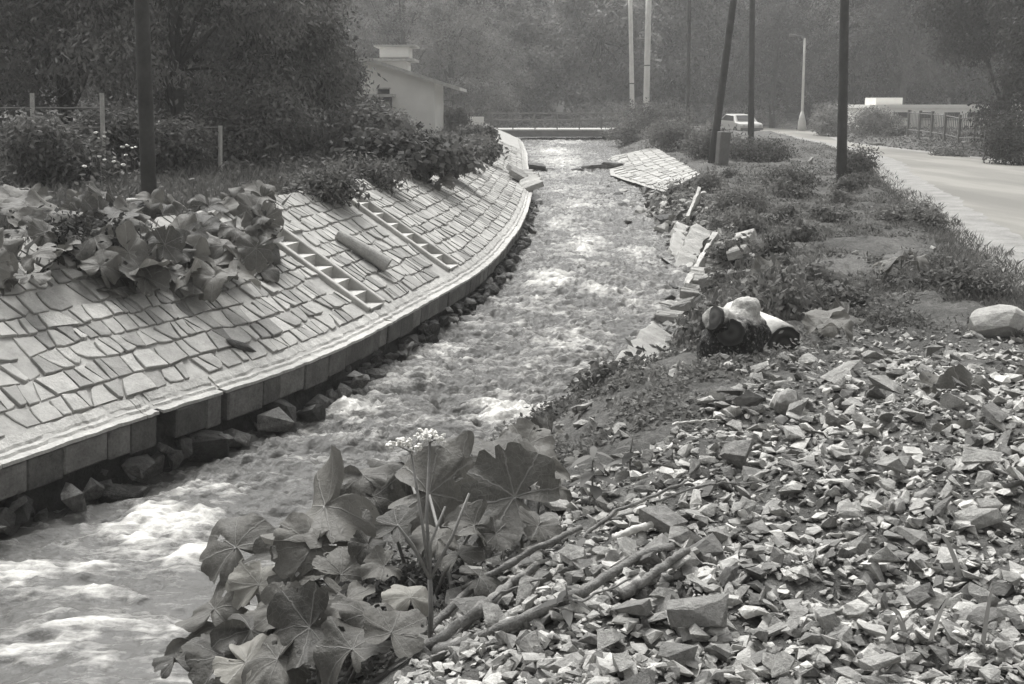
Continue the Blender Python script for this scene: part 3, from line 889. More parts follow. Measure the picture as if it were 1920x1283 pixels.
pick(1530, 1000, 60, 'grey stone roofing a dark hollow', 's', 'rock', flat=(1, .7, .4))
pick(1595, 1030, 40, 'upright pale chip in the lower heap', 's', 'slab', flat=(.7, .5, 1.2))
pick(1680, 870, 60, 'pale blunt stone right of the heap middle', 'b', 'slab')
pick(1740, 880, 60, 'pale pointed stone next to the dark leaf', 's', 'slab', flat=(1, .8, .8))
b_ = pick(1880, 620, 140, 'big rounded boulder at the right edge behind the heap', 'b', 'rock', 'boulder', flat=(1, .8, .75), lift=.4)
bv, bf = rock_data(977, 16, (1, .8, .75), 1)
bme = mesh_np('boulder', bv, bf, smooth=False); bme.materials.append(M['rock']); b_.data = bme
bevel(b_, .05, 3); b_.location.z -= .12
pick(1750, 462, 18, 'small white stone in the grass near the road', 'b', 'slab')
pick(1605, 470, 18, 'small pale stone in the weedy bank', 'b', 'slab')
pick(1520, 300, 20, 'white stone among the weeds under the poles', 'b', 'slab')
pick(1642, 268, 26, 'white rock on the far verge of the road', 'b', 'slab', flat=(1.2, .7, .5))

# ------------------------------------------------------------------ rubble and broken slabs on the right bank
def slab_box(name, p1, p2, wid, thick, roll, mat, label, cat='slab', group=None, jag=.05):
    p1, p2 = np.asarray(p1, float), np.asarray(p2, float); d = p2 - p1; L_ = np.linalg.norm(d)
    x = d / L_; a = np.array([0, 0, 1.0]); y = np.cross(a, x); y /= np.linalg.norm(y); z = np.cross(x, y)
    y, z = y * math.cos(roll) + z * math.sin(roll), z * math.cos(roll) - y * math.sin(roll)
    n = 12
    top = []
    for i in range(n + 1):
        t_ = i / n
        top.append((t_ * L_ + (rng.uniform(-jag, jag) if i in (0, n) else 0), -wid / 2 + rng.uniform(-jag, jag)))
    for i in range(n, -1, -1):
        t_ = i / n
        top.append((t_ * L_ + (rng.uniform(-jag, jag) if i in (0, n) else 0), wid / 2 + rng.uniform(-jag, jag)))
    top = np.array(top); k = len(top)
    def w(q, h): return p1 + q[:, :1] * x + q[:, 1:2] * y + h[:, None] * z
    h1 = np.full(k, thick / 2) + rng.uniform(-.02, .012, k)
    c = top.mean(0)
    ins = c + (top - c) * (1 - .015 / max(wid, .05))
    V = np.concatenate([w(top, h1 * 0 - thick / 2), w(top, h1 - .01), w(ins, h1)])
    j = np.arange(k); j2 = (j + 1) % k
    q = np.arange(n)
    F4 = np.concatenate([np.stack([j, j2, k + j2, k + j], -1), np.stack([k + j, k + j2, 2 * k + j2, 2 * k + j], -1), 
                         np.stack([2 * k + q, 2 * k + q + 1, 2 * k + k - 2 - q, 2 * k + k - 1 - q], -1), np.stack([k - 1 - q, k - 2 - q, q + 1, q], -1)])
    me = mesh_np(name, V - p1, F4)
    o = link(name, me, mat, None, p1)
    return tag(o, label, cat, group)
G = lambda u, v, lift=0.05: hit(u, v) + np.array([0, 0, lift])
def on_right(y, d, dz):                       # a place d metres outward from the right water line
    return np.array([RX(y) + d, y, float(H(RX(y) + d, y)) + dz])
slab_box('broken_slab', on_right(11.9, .05, .05), on_right(14.2, .22, .10), .50, .10, R_(28), 'slab', 'long smooth concrete slab sliding into the water below the stump')
slab_box('broken_slab', on_right(16.6, .25, .10), on_right(18.3, .65, .26), .075, .34, R_(-8), 'rock', 'long narrow slab edge leaning up the bank behind the stump', jag=.018)
slab_box('broken_slab', on_right(23.0, .55, .10), on_right(24.6, 1.0, .18), .06, .2, R_(0), 'slab', 'thin pale slab leaning up the dark bank, far side', jag=.015)
slab_box('broken_slab', on_right(20.6, .05, .12), on_right(22.6, .4, .18), .30, .14, R_(25), 'slab', 'tilted pale slab above the rubble at the water edge')
slab_box('broken_slab', on_right(19.2, .1, .12), on_right(20.6, .5, .2), .3, .13, R_(20), 'slab', 'cracked slab lying low by the water, middle of the rubble')
k_ = 0
for (yv, dv) in ((15.6, .25), (16.3, .32), (17.0, .36), (15.9, .62), (16.6, .68), (17.4, .74), (15.2, .1), (16.2, .95), (16.9, 1.02)):
    p1, p2 = on_right(yv - .2, dv, .2), on_right(yv + .2, dv + .04, .21)
    slab_box('paving_block', p1 + [0, 0, rng.uniform(-.05, .02)], p2 + [0, rng.uniform(-.2, .0), rng.uniform(-.05, .03)], rng.uniform(.22, .32), .12, R_(rng.uniform(-30, 5)), 'slab', 'pale paving block left in the broken patch behind the stump', 'block', 'paving blocks of the broken bank', .02); k_ += 1
for q in range(64):
    yv = 11.0 + 27 * (q / 64) + rng.uniform(-.2, .2)
    dv = rng.normal(.1, .22)
    sz = rng.uniform(.18, .42) * (1 if yv > 15 else .75)
    p = on_right(yv, dv, .02); p[2] = max(p[2], float(ZW(yv)) - .02)
    m_ = 'wet_rock' if dv < .05 or rng.random() < .35 else 'rock'
    put_rock('rock', 'b' if rng.random() < .6 else 's', m_, p, sz, None, 'dark wet rock in the rubble along the right water edge' if m_ == 'wet_rock' else 'grey rock in the rubble along the right water edge', 'rock', ('wet' if m_ == 'wet_rock' else 'grey') + ' rubble along the right water edge')
o_ = put_rock('boulder', 'b', 'wet_rock', on_right(24.6, .35, .15), .6, (0, .2, 1), 'dark rounded boulder standing in the rubble of the right bank', 'boulder')
for (u, v, wpx) in ((1255, 565, 26), (1250, 612, 20), (1095, 608, 16), (1252, 628, 26)):
    p = at_zf(u, v, ZW); sz = wpx / FPX * p[1]
    put_rock('rock', 'b', 'wet_rock', p, sz * 1.2, None, 'small dark rock breaking the water near the right bank', 'rock', 'rocks standing in the water')
yv = 9.5 + 26.5 * rng.random(2600) ** .85; dv = rng.normal(.35, .42, 2600)
ok = dv > -.25
rub = mass('bank_rubble', np.stack([RX(yv) + dv, yv], -1)[ok], np.clip(rng.lognormal(math.log(.10), .55, ok.sum()), .03, .34), SHARD + BLOCK, 'rubble_mass', .2, .5)
tag(rub, 'broken stones and earth lumps along the right water edge', kind='stuff')
# patch of old paving farther up on the right bank
cor = np.array([[3.25, 38.5, -2.22], [4.05, 31, -2.2], [4.95, 31.2, -1.86], [5.7, 48, -1.72], [3.95, 48, -2.08]])
old = empty('old_paved_bank', cor[1], 'pale patch of old paved slope with a broken edge, right bank below the bridge', 'wall')
rows_ = []
A0 = lambda t: np.array([np.interp(t, [0, .42, 1], [4.05, 3.3, 3.95]), 31 + 17 * t, np.interp(t, [0, .42, 1], [-2.22, -2.2, -2.08])])
A1 = lambda t: np.array([np.interp(t, [0, 1], [4.95, 5.75]), 31.2 + 16.8 * t, np.interp(t, [0, 1], [-1.80, -1.68])])
nu, nv = 60, 9
Vb = np.array([[A0(a) + (A1(a) - A0(a)) * b + np.array([0, 0, .02 * float(fbm(np.array(a * 30), np.array(b * 6), seed=7))]) for b in np.linspace(-.06, 1, nv)] for a in np.linspace(0, 1, nu)])
i = (np.arange(nu - 1)[:, None] * nv + np.arange(nv - 1)[None])
me = mesh_np('bed', Vb.reshape(-1, 3) - cor[1], np.stack([i, i + 1, i + nv + 1, i + nv], -1).reshape(-1, 4), smooth=True)
o = link('mortar_bed', me, 'mortar', old); old.location.z -= .03
sto = []
for b in np.arange(.02, .98, .165):
    a = rng.uniform(-.01, .0)
    while a < .97:
        la = rng.uniform(.010, .026); 
        if not (b < .2 and rng.random() < .3):
            jb = lambda: rng.uniform(-.025, .025)
            c_ = np.array([A0(max(a + da, 0)) + (A1(max(a + da, 0)) - A0(max(a + da, 0))) * (b + db + jb()) for da, db in ((.0, .0), (la, .0), (la, .155), (.0, .155))])
            sto.append((np.concatenate([c_ + [0, 0, -.05], c_ + [0, 0, .025 + rng.uniform(-.012, .012)]]), BOXF))
        a += la + .0012
V, F = merge(sto); me = mesh_np('old_paving_stones', V - cor[1], F, tone=np.repeat(rng.random(len(sto)), 8))
tag(link('old_paving_stones', me, 'paving_far', old), kind='stuff')

# ------------------------------------------------------------------ stump and log
def limb(P, r, n=14): return tube(P, r, n, .06)
sp_ = hit(1375, 668)
s0 = np.array(sp_)
stump = empty('tree_stump', s0, 'gnarled pale tree stump with sawn limbs on the bank above the water', 'stump')
sc_ = s0[1] / FPX                                 # metres per photograph pixel here
def q(du, dv, dy=0.0):                            # offset in pixels right, up, metres away
    return np.array([du * sc_, dy, dv * sc_])
body = [limb([q(-8, -14, .05), q(-2, 25, .0), q(6, 60, .02), q(10, 82, .05)], [.25, .25, .21, .12]),
        limb([q(10, 45, .02), q(-20, 62, -.06), q(-38, 76, -.16), q(-50, 84, -.22)], [.15, .12, .105, .098]),
        limb([q(0, 40, .0), q(-12, 52, -.12), q(-18, 57, -.21)], [.18, .14, .112]),
        limb([q(8, 55, .04), q(22, 84, .04), q(27, 104, .04), q(27, 113, .04)], [.15, .115, .095, .05]),
        limb([q(5, 10, .0), q(30, -6, .1), q(48, -14, .2)], [.18, .14, .1]),
        limb([q(-5, 0, -.02), q(-18, -14, -.08), q(-24, -24, -.1)], [.16, .12, .08]),
        limb([q(10, 55, .0), q(40, 45, .05), q(52, 30, .1)], [.13, .13, .11])]
V, F = merge(body)
bodyo = link('trunk', mesh_np('trunk', V, F, smooth=True), 'stump', stump)
rm = bodyo.modifiers.new('fuse', 'REMESH'); rm.mode = 'VOXEL'; rm.voxel_size = .014; rm.use_smooth_shade = True
sm = bodyo.modifiers.new('soften', 'SMOOTH'); sm.iterations = 6; sm.factor = .6
tx = bpy.data.textures.new('gnarl', 'CLOUDS'); tx.noise_scale = .07
dm = bodyo.modifiers.new('gnarl', 'DISPLACE'); dm.texture = tx; dm.strength = .035; dm.mid_level = .5
def cutface(c, nrm, r, parent, name='cut_face'):
    n = 22; nrm = np.asarray(nrm, float); nrm /= np.linalg.norm(nrm)
    a = np.linspace(0, 2 * np.pi, n, endpoint=False); rr = r * (1 + rng.uniform(-.05, .05, n))
    V = np.concatenate([[[0, 0, .006]], np.stack([np.cos(a) * rr, np.sin(a) * rr, a * 0], -1), np.stack([np.cos(a) * rr, np.sin(a) * rr, a * 0 - .03], -1)])
    j = np.arange(n); j2 = (j + 1) % n
    me = mesh_np(name, V, [np.stack([j * 0, 1 + j, 1 + j2], -1), np.stack([1 + j, 1 + n + j, 1 + n + j2, 1 + j2], -1)])
    o = link(name, me, 'endgrain', parent, c)
    o.rotation_euler = Vector(nrm.tolist()).to_track_quat('Z', 'Y').to_euler(); return o
cutface(q(-51, 85, -.235), (-.85, -.45, .3), .09, stump)
cutface(q(-18.5, 57.5, -.238), (-.15, -.95, .12), .103, stump)
l1 = hit(1467, 660) + np.array([0, 0, .06]); l2 = l1 + np.array([-.30, .72, .12])
log = empty('log', l1, 'short pale log with dark sawn end lying beside the stump', 'log')
d_ = l2 - l1
Vt, Ft = tube([d_ * 0, d_ * .3, d_ * .65, d_], [.18, .175, .165, .15], 18, .05)
link('trunk', mesh_np('trunk', Vt, Ft, smooth=True), 'bark_pale', log)
cutface(-d_ / np.linalg.norm(d_) * .012, -d_, .172, log)
# sawn branches on the heap
def branch(name, pts, r, label, mat='branch', twigs=()):
    P = [hit(u, v) + np.array([0, 0, dz]) for u, v, dz in pts]
    P = np.array(P); t_ = np.linspace(0, 1, len(P)); tt_ = np.linspace(0, 1, 9 * len(P))
    Q = np.stack([np.interp(tt_, t_, P[:, i]) for i in range(3)], -1)
    Q += np.stack([.008 * fbm(tt_ * 11, tt_ * 0 + k, seed=int(r * 9000) + k) for k in range(3)], -1)
    rr = np.linspace(r, r * .6, len(Q)) * .85 * (1 + .3 * fbm(tt_ * 22, tt_ * 0, seed=int(r * 7000)))
    o0 = P[0]
    o = link(name, None if False else mesh_np(name, *(lambda vf: (vf[0] - o0, vf[1]))(tube(Q, rr, 9, .14)), smooth=True), mat, None, o0)
    return tag(o, label, 'branch')
branch('branch', [(790, 1215, .05), (900, 1130, .10), (1000, 1080, .12), (1090, 1030, .10)], .022, 'grey forked branch running up from the bottom edge')
branch('branch', [(800, 1228, .02), (900, 1170, .06), (960, 1120, .06), (1010, 1085, .06)], .034, 'thick broken branch, its pale end beside the leaves', 'branch')
branch('branch', [(1090, 1030, .05), (1150, 990, .07), (1220, 960, .07), (1290, 925, .06)], .012, 'thin stick lying on stones up the heap')
branch('branch', [(820, 1235, .02), (960, 1185, .03), (1090, 1135, .05), (1180, 1080, .06), (1260, 1048, .05)], .030, 'long pale split branch lying low on the heap')
branch('branch', [(1165, 1140, .05), (1230, 1105, .07), (1290, 1068, .08)], .026, 'short straight pole end beside the split branch')
branch('branch', [(1150, 1030, .05), (1205, 1012, .06), (1262, 1000, .06)], .022, 'pale curved piece of bark on the heap', 'bark_pale')
branch('twig', [(850, 1215, .04), (940, 1150, .09), (1020, 1120, .08)], .008, 'thin twig crossing the thick branches near the bottom edge')
branch('twig', [(1010, 1150, .05), (1090, 1160, .07), (1180, 1120, .07)], .007, 'thin twig lying between the split branch and the pale rock')
branch('twig', [(1230, 960, .05), (1330, 930, .06), (1420, 925, .05)], .007, 'thin twig on the stones right of the stick')
branch('stick', [(1262, 805, .03), (1300, 803, .04), (1345, 800, .04)], .01, 'straight pale stick at the top of the heap', 'bark_pale')

# ------------------------------------------------------------------ bridge
BY = 70.0
bx0, bx1 = -2.6, 6.6
bz = -1.46
br = empty('foot_bridge', (2, BY, bz), 'low flat bridge with a thin rail crossing the stream', 'bridge')
bo = np.array(br.location)
def bpart(name, parts, mat, parent=br, org=bo, smooth=False):
    V, F = merge(parts); return link(name, mesh_np(name, V - org, F, smooth=smooth), mat, parent)
bevel(bpart('deck', [box(bx0, bx1, BY, BY + 4.2, bz - .10, bz)], 'coping'), .02)
bpart('beam', [box(bx0 + .2, bx1 - .2, BY + .05, BY + .3, bz - .44, bz - .105)], 'metal')
bpart('beam', [box(bx0 + .2, bx1 - .2, BY + 3.8, BY + 4.05, bz - .44, bz - .105)], 'metal')
bpart('abutment', [box(bx0 - .5, bx0 + 1.2, BY + .15, BY + 4.1, bz - 1.4, bz - .103)], 'concrete')
bpart('abutment', [box(bx1 - 1.0, bx1 + .6, BY + .15, BY + 4.1, bz - 1.4, bz - .103)], 'concrete')
bpart('parapet', [box(bx0 - .4, bx0 + .95, BY + .02, BY + .3, bz, bz + .72)], 'render_white')
for side in (BY + .08, BY + 4.1):
    for x in np.arange(bx0 + 1.35, bx1, 1.3):
        bpart('rail_post', [tube([(x, side, bz - .05), (x, side, bz + .93)], .04, 6)], 'metal')
    for hz in (.9, .5):
        bpart('rail', [tube([(bx0 + .9, side, bz + hz), (bx1, side, bz + hz)], .035, 6)], 'metal')
# sill across the stream below the bridge
sill = empty('weir_sill', (1.8, 41.2, -2.6), 'dark stone ledge where the stream drops below the bridge', 'ledge')
so = np.array(sill.location)
for (x, w_, z_) in ((.55, 1.0, -2.12), (1.35, .5, -2.3), (2.3, .5, -2.3), (3.0, 1.1, -2.14), (.2, .6, -2.05), (3.5, .7, -2.05)):
    V, F = BLOCK[int(rng.integers(10))]
    link('ledge_stone', mesh_np('ledge_stone', V * np.array([w_ * 1.3, .6, .42]), F), 'wet_rock', sill, np.array([x, 41.2 + rng.uniform(-.2, .2), z_]) - so)
# slabs broken out of the paved wall by the water's edge
for u_, (yv, wv_, lab) in enumerate(((29.5, .0, 'broken slab tipped into the water at the bend of the paved wall'), (31.0, .15, 'cracked slab leaning out of the paved wall near the bend'), (30.3, .35, 'loose square slab standing on the wall near the bend'))):
    s_ = float(np.interp(yv, ly, LS))
    slab_box('loose_slab', rev(s_, wv_, .12), rev(s_ + .85, wv_ + .15, .22), .5, .14, R_(-20 + 25 * u_), 'slab', lab)

# ------------------------------------------------------------------ houses
hy = 50.0
hx0, hx1 = -10.2, at_y(815, 200, hy)[0]
rx_, rz_ = at_y(690, 112, hy)[[0, 2]]
ex, ez = at_y(862, 168, hy - .5)[[0, 2]]
slope_ = (rz_ - ez) / (ex - rx_)
house = empty('garden_house', (hx1, hy, -1.5), 'small white rendered house with a shallow pitched roof behind the garden bushes', 'house')
ho = np.array(house.location)
def hp(name, parts, mat, parent=house): return bpart(name, parts, mat, parent, ho)
ze = lambda x: rz_ - abs(x - rx_) * slope_ - .06
z0 = -1.6
Vw = np.array([[hx0, hy, z0], [hx1, hy, z0], [hx1, hy, ze(hx1)], [rx_, hy, ze(rx_)], [hx0, hy, ze(hx0)]])
Vw = np.concatenate([Vw, Vw + [0, 6.5, 0]])
link('wall', mesh_np('wall', Vw - ho, [np.array([[0, 1, 2, 3, 4], [9, 8, 7, 6, 5]]), np.array([[1, 6, 7, 2], [0, 4, 9, 5], [2, 7, 8, 3], [3, 8, 9, 4]])]), 'render_white', house)
for sgn, xe in ((1, ex), (-1, 2 * rx_ - ex - 1)):
    P = []
    for yy_ in (hy - .5, hy + 7):
        for x, t_ in ((rx_, .02), (xe, .02), (xe, -.1), (rx_, -.1)):
            P.append((x, yy_, rz_ - abs(x - rx_) * slope_ + t_ + .06))
    ro = link('roof', mesh_np('roof', np.array(P) - ho, np.array([[0, 1, 5, 4], [1, 2, 6, 5], [2, 3, 7, 6], [3, 0, 4, 7], [0, 3, 2, 1], [4, 5, 6, 7]])), 'roof', house)
    P2 = []
    for (x, yq) in ((rx_, hy - .53), (xe, hy - .53)):
        zt = rz_ - abs(x - rx_) * slope_
        P2 += [(x, yq, zt + .09), (x, yq + .03, zt + .09), (x, yq + .03, zt - .06), (x, yq, zt - .06)]
    link('fascia', mesh_np('fascia', np.array(P2) - ho, np.array([[0, 1, 5, 4], [1, 2, 6, 5], [2, 3, 7, 6], [3, 0, 4, 7], [0, 3, 2, 1], [4, 5, 6, 7]])), 'coping', ro)
px0, px1 = at_y(640, 180, hy - 1)[0], at_y(738, 190, hy - 1)[0]
pzt = at_y(690, 182, hy - 1)[2]
hp('porch_roof', [box(px0, px1, hy - 1.3, hy, pzt, pzt + .12)], 'roof')
for x in (px0 + .1, px1 - .1): hp('porch_post', [box(x - .05, x + .05, hy - 1.22, hy - 1.12, z0, pzt)], 'timber_pole')
dr = hp('door', [box(px0 + .5, px0 + 1.5, hy - .06, hy - .003, z0 + .15, pzt - .1)], 'dark')
hp('door_handle', [box(px0 + 1.35, px0 + 1.42, hy - .1, hy - .06, z0 + 1.0, z0 + 1.04)], 'metal', dr)
wi = hp('window', [box(-5.6, -5.1, hy - .04, hy - .003, .1, .6)], 'glass')
hp('frame', [box(-5.65, -5.05, hy - .06, hy - .045, .6, .66), box(-5.65, -5.05, hy - .06, hy - .045, .04, .1)], 'coping', wi)
# white block rising behind it
h2 = empty('white_house', (at_y(748, 120, 66)[0], 66, -1.4), 'white block of a second house showing above the roof through the trees', 'house')
ho = np.array(h2.location)
a_, b_ = at_y(722, 108, 66), at_y(766, 88, 66)
hp('upper_wall', [box(a_[0] - .3, b_[0], 66, 68.5, a_[2], b_[2])], 'render_white', h2)
hp('top_slab', [box(a_[0] - .6, b_[0] + .4, 65.8, 68.7, b_[2] + .003, b_[2] + .1)], 'roof', h2)
c1 = at_y(777, 110, 65.6)
hp('terrace_slab', [box(a_[0] - 4, c1[0], 65.4, 69, c1[2] - .12, c1[2])], 'coping', h2)
hp('lower_wall', [box(a_[0] - 3.6, c1[0] - .5, 66, 69, -1.4, c1[2] - .123)], 'render_white', h2)
hp('window', [box(a_[0] - 1.6, a_[0] - .6, 65.96, 65.997, .2, 1.2)], 'glass', h2)
# low white building beyond the road
h3y = 80.0
A3, B3 = at_y(1632, 222, h3y), at_y(1850, 196, h3y)
h3 = empty('white_building', (A3[0], h3y, -1.95), 'low flat roofed white building behind the railing fence across the road', 'building')
ho = np.array(h3.location)
zt3 = at_y(1700, 196, h3y)[2]
hp('wall', [box(A3[0], B3[0] + 5, h3y, h3y + 8, -2.0, zt3 - .25)], 'render_white', h3)
hp('roof', [box(A3[0] - .1, B3[0] + 5.1, h3y - .08, h3y + 8.1, zt3 - .247, zt3 - .02)], 'render_white', h3)
hp('roof_box', [box(at_y(1655, 190, h3y)[0], at_y(1706, 190, h3y)[0], h3y + 1.5, h3y + 4, zt3 - .017, zt3 + .45)], 'render_white', h3)
for u0, u1 in ((1676, 1702), (1725, 1752), (1775, 1800), (1815, 1838)):
    x0_, x1_ = at_y(u0, 210, h3y)[0], at_y(u1, 210, h3y)[0]
    wi = hp('window', [box(x0_, x1_, h3y - .03, h3y - .003, -.95, -.55)], 'glass', h3)
    hp('sill', [box(x0_ - .08, x1_ + .08, h3y - .1, h3y - .033, -1.08, -1.0)], 'coping', wi)

# railing fence across the road
f0, f1 = np.array([20.6, 62.0]), np.array([19.2, 44.0])
fence = empty('railing_fence', (*f0, float(H(*f0))), 'dark upright bar fence along the far side of the road', 'fence')
ho = np.array(fence.location)
Lf = np.linalg.norm(f1 - f0)
for t_ in np.arange(0, Lf + .01, 2.25):
    p = f0 + (f1 - f0) * t_ / Lf; zg = float(H(*p))
    hp('post', [box(p[0] - .06, p[0] + .06, p[1] - .06, p[1] + .06, zg - .1, zg + 1.35)], 'metal', fence)
for hz in (.35, 1.2):
    P_ = [(f0 + (f1 - f0) * t_).tolist() for t_ in np.linspace(0, 1, 9)]
    hp('rail', [tube([(p[0], p[1], float(H(*p)) + hz) for p in P_], .03, 6)], 'metal', fence)
for t_ in np.arange(.2, Lf, .28):
    if abs((t_ % 2.25)) < .12: continue
    p = f0 + (f1 - f0) * t_ / Lf; zg = float(H(*p))
    hp('bar', [tube([(p[0], p[1], zg + .15), (p[0], p[1], zg + 1.3)], .016, 4)], 'metal', fence)

# ------------------------------------------------------------------ poles
def pole(name, base, top, r0, r1, mat, label, cat='pole', part='shaft', extra=None):
    base, top = np.array(base), np.array(top)
    base = base.copy(); base[2] = float(H(base[0], base[1])) - .25
    e = empty(name, base, label, cat)
    P = [(top - base) * t_ for t_ in (0, .25, .5, .75, 1)]
    V, F = tube(P, np.linspace(r0, r1, 5), 14, .012)
    link(part, mesh_np(part, V, F, smooth=True), mat, e)
    return e
def extend(b, t_, f=1.25): return b + (t_ - b) * f
# left garden pole with a concrete footing stub
ypl = 13.2
b_, t_ = at_y(281, 425, ypl), at_y(267, 50, ypl)
pl_ = pole('timber_pole', b_, extend(b_, t_, 1.7), .088, .072, 'timber_pole', 'dark timber pole in the leaves of the left bank')
st_b = at_y(262, 455, ypl - .22); zt_ = at_y(262, 372, ypl - .22)[2]; zb_ = float(H(st_b[0], st_b[1])) - .3
stub = tag(link('concrete_stub', mesh_np('concrete_stub', box(-.105, .105, -.09, .09, 0, zt_ - zb_)[0], BOXF), 'concrete', None, (st_b[0], st_b[1], zb_)), 'squared concrete stub bolted in front of the left timber pole', 'post'); stub.rotation_euler = (0, 0, .5)
bevel(stub, .012)
for (ub, vb, ut, vt, yv, r, lab) in ((1578, 345, 1583, 50, 29, .125, 'thick dark timber pole standing nearest the road'),
                                    (1333, 302, 1368, 50, 36, .125, 'dark timber pole leaning to the right beside a concrete post'),
                                    (1408, 285, 1410, 50, 48, .13, 'upright dark timber pole in front of the parked car'),
                                    (1290, 245, 1292, 50, 66, .11, 'thin dark timber pole beyond the weeds near the bridge')):
    b_, t_ = at_y(ub, vb, yv), at_y(ut, vt, yv + (.3 if ub == 1333 else 0))
    pole('timber_pole', b_, extend(b_, t_, 1.5), r, r * .8, 'timber_pole', lab)
cp = at_y(1352, 305, 35.4); zt_ = at_y(1352, 247, 35.4)[2]; zb_ = float(H(cp[0], cp[1])) - .3
cpo = tag(link('concrete_post', mesh_np('concrete_post', box(-.17, .17, -.13, .13, 0, zt_ - zb_)[0], BOXF), 'metal', None, (cp[0], cp[1], zb_)), 'grey square post at the foot of the leaning pole', 'post')
cpo.rotation_euler = (0, R_(3), .3); bevel(cpo, .02)
for (ub, ut, yv, r0, r1, lab, joints) in ((1187, 1183, 78, .155, .13, 'slim white concrete pole, left one of the pair by the bridge', (.33,)), (1211, 1215, 77, .20, .18, 'thick white concrete pole, right one of the pair by the bridge', (.2, .45))):
    b_, t_ = at_y(ub, 225, yv), at_y(ut, 52, yv)
    e = pole('concrete_pole', b_, extend(b_, t_, 1.5), r0, r1, 'concrete_pole', lab)
    tot = np.array(extend(b_, t_, 1.5)) - np.array(e.location)
    for j_k in joints:
        for dz in (0, .02):
            V, F = tube([tot * j_k, tot * j_k + [0, 0, .07]], r0 * 1.08, 12); 
        link('band', mesh_np('band', V, F), 'metal', e)
    if r0 > .18:
        for dz in (.62, .64):
            pass
        V, F = merge([tube([tot * .63, tot * .63 + [-.55, 0, .0]], .03, 6), tube([tot * .63 + [-.5, 0, 0], tot * .63 + [-.5, 0, .22]], .05, 6)])
        link('insulator_arm', mesh_np('insulator_arm', V, F), 'coping', e)
# slim street lamp post with a flared foot
b_, t_ = at_y(1503, 247, 89), at_y(1509, 72, 89)
e = pole('lamp_post', b_, t_, .11, .075, 'concrete_pole', 'slim white lamp post with a flared foot across the road', 'lamp post')
tot = np.array(t_) - np.array(e.location)
V, F = tube([(0, 0, 0), (0, 0, .9), tot * .22 * np.array([1, 1, .8]), tot * .25], [.32, .30, .22, .1], 12)
link('foot', mesh_np('foot', V, F, smooth=True), 'concrete_pole', e)
V, F = merge([tube([tot, tot + [-.25, 0, .18], tot + [-.7, 0, .22]], .045, 6), tube([tot + [-.6, 0, .2], tot + [-1.15, 0, .22]], [.07, .11], 8)])
link('lamp_head', mesh_np('lamp_head', V, F), 'metal', e)
# garden fences on the left
def post_fence(label, posts, rails, yv, r=.04, mat='coping', name='garden_fence'):
    b0 = at_y(posts[0][0], posts[0][2], yv)
    e = empty(name, b0, label, 'fence'); o0 = np.array(e.location)
    for (u, v0, v1) in posts:
        a_, b_ = at_y(u, v0, yv), at_y(u, v1, yv); b_[2] = min(b_[2], float(H(b_[0], b_[1])) - .1)
        V, F = tube([b_, a_], r, 8); link('post', mesh_np('post', V - o0, F), mat, e)
    for (u0, v0, u1, v1) in rails:
        V, F = tube([at_y(u0, v0, yv + .05), at_y(u1, v1, yv + .05)], .018, 6); link('rail', mesh_np('rail', V - o0, F), 'metal', e)
post_fence('pale fence post with a thin rail among the flowers, far left', [(191, 175, 300), (60, 175, 300)], [(-60, 203, 191, 203), (-60, 240, 191, 240)], 17.5, .035)
post_fence('light wire gate frame in the garden behind the timber pole', [(413, 236, 340), (344, 240, 340)], [(344, 242, 413, 239), (344, 300, 413, 300)], 19.5, .035, 'concrete', 'garden_gate')
post_fence('thin dark handrail at the top of the paved slope by the house', [(868, 270, 305), (806, 258, 300)], [(806, 260, 868, 274)], 38, .03, 'metal', 'handrail')

# ------------------------------------------------------------------ car by the poles
cz = -1.99
car = empty('parked_car', (14.6, 77.0, cz), 'pale rounded car on the road behind the timber poles', 'car'); car.rotation_euler = (0, 0, R_(14))
prof_b = [(-2.0, .35), (-2.02, .62), (-1.9, .78), (-1.2, .88), (-.75, 1.28), (.55, 1.36), (1.2, .95), (1.9, .88), (2.03, .6), (2.0, .33)]
def car_loft(prof, hw, name, mat, taper=.82):
    V = []
    for sx in (-1, 1):
        for (yv, zv) in prof:
            V.append((sx * hw * (taper if zv > .98 else 1), yv, zv))
    n = len(prof); j = np.arange(n); j2 = (j + 1) % n
    return link(name, mesh_np(name, np.array(V), [np.stack([j, j2, n + j2, n + j], -1), np.array([list(range(n))[::-1]]), np.array([list(range(n, 2 * n))])]), mat, car)
bevel(car_loft(prof_b, .78, 'body', 'car'), .06, 3)
def cpart(name, parts, mat, parent=car):
    V, F = merge(parts); return link(name, mesh_np(name, V, F), mat, parent)
cpart('windscreen', [(np.array([(-.58, -1.16, .93), (.58, -1.16, .93), (.54, -.78, 1.26), (-.54, -.78, 1.26)]) + [0, -.02, .015], np.array([[0, 1, 2, 3]]))], 'glass')
cpart('rear_window', [(np.array([(-.58, 1.16, .985), (.58, 1.16, .985), (.54, .6, 1.345), (-.54, .6, 1.345)]) + [0, .02, .015], np.array([[0, 3, 2, 1]]))], 'glass')
for sx in (-1, 1):
    cpart('side_window', [(np.array([(sx * .8, -1.0, .93), (sx * .8, .95, .98), (sx * .67, .5, 1.29), (sx * .67, -.68, 1.24)]), np.array([[0, 1, 2, 3]]))], 'glass')
    cpart('headlight', [tube([(sx * .55, -1.98, .62), (sx * .55, -2.05, .62)], .09, 10)], 'coping')
    for yv in (-1.25, 1.25):
        wh = cpart('wheel', [tube([(sx * .60, yv, .3), (sx * .79, yv, .3)], .3, 16)], 'rubber')
        cpart('rim', [tube([(sx * .785, yv, .3), (sx * .80, yv, .3)], .17, 12)], 'metal', wh)
cpart('bumper', [box(-.75, .75, -2.1, -2.0, .36, .5)], 'metal'); cpart('bumper', [box(-.75, .75, 2.0, 2.1, .36, .5)], 'metal')

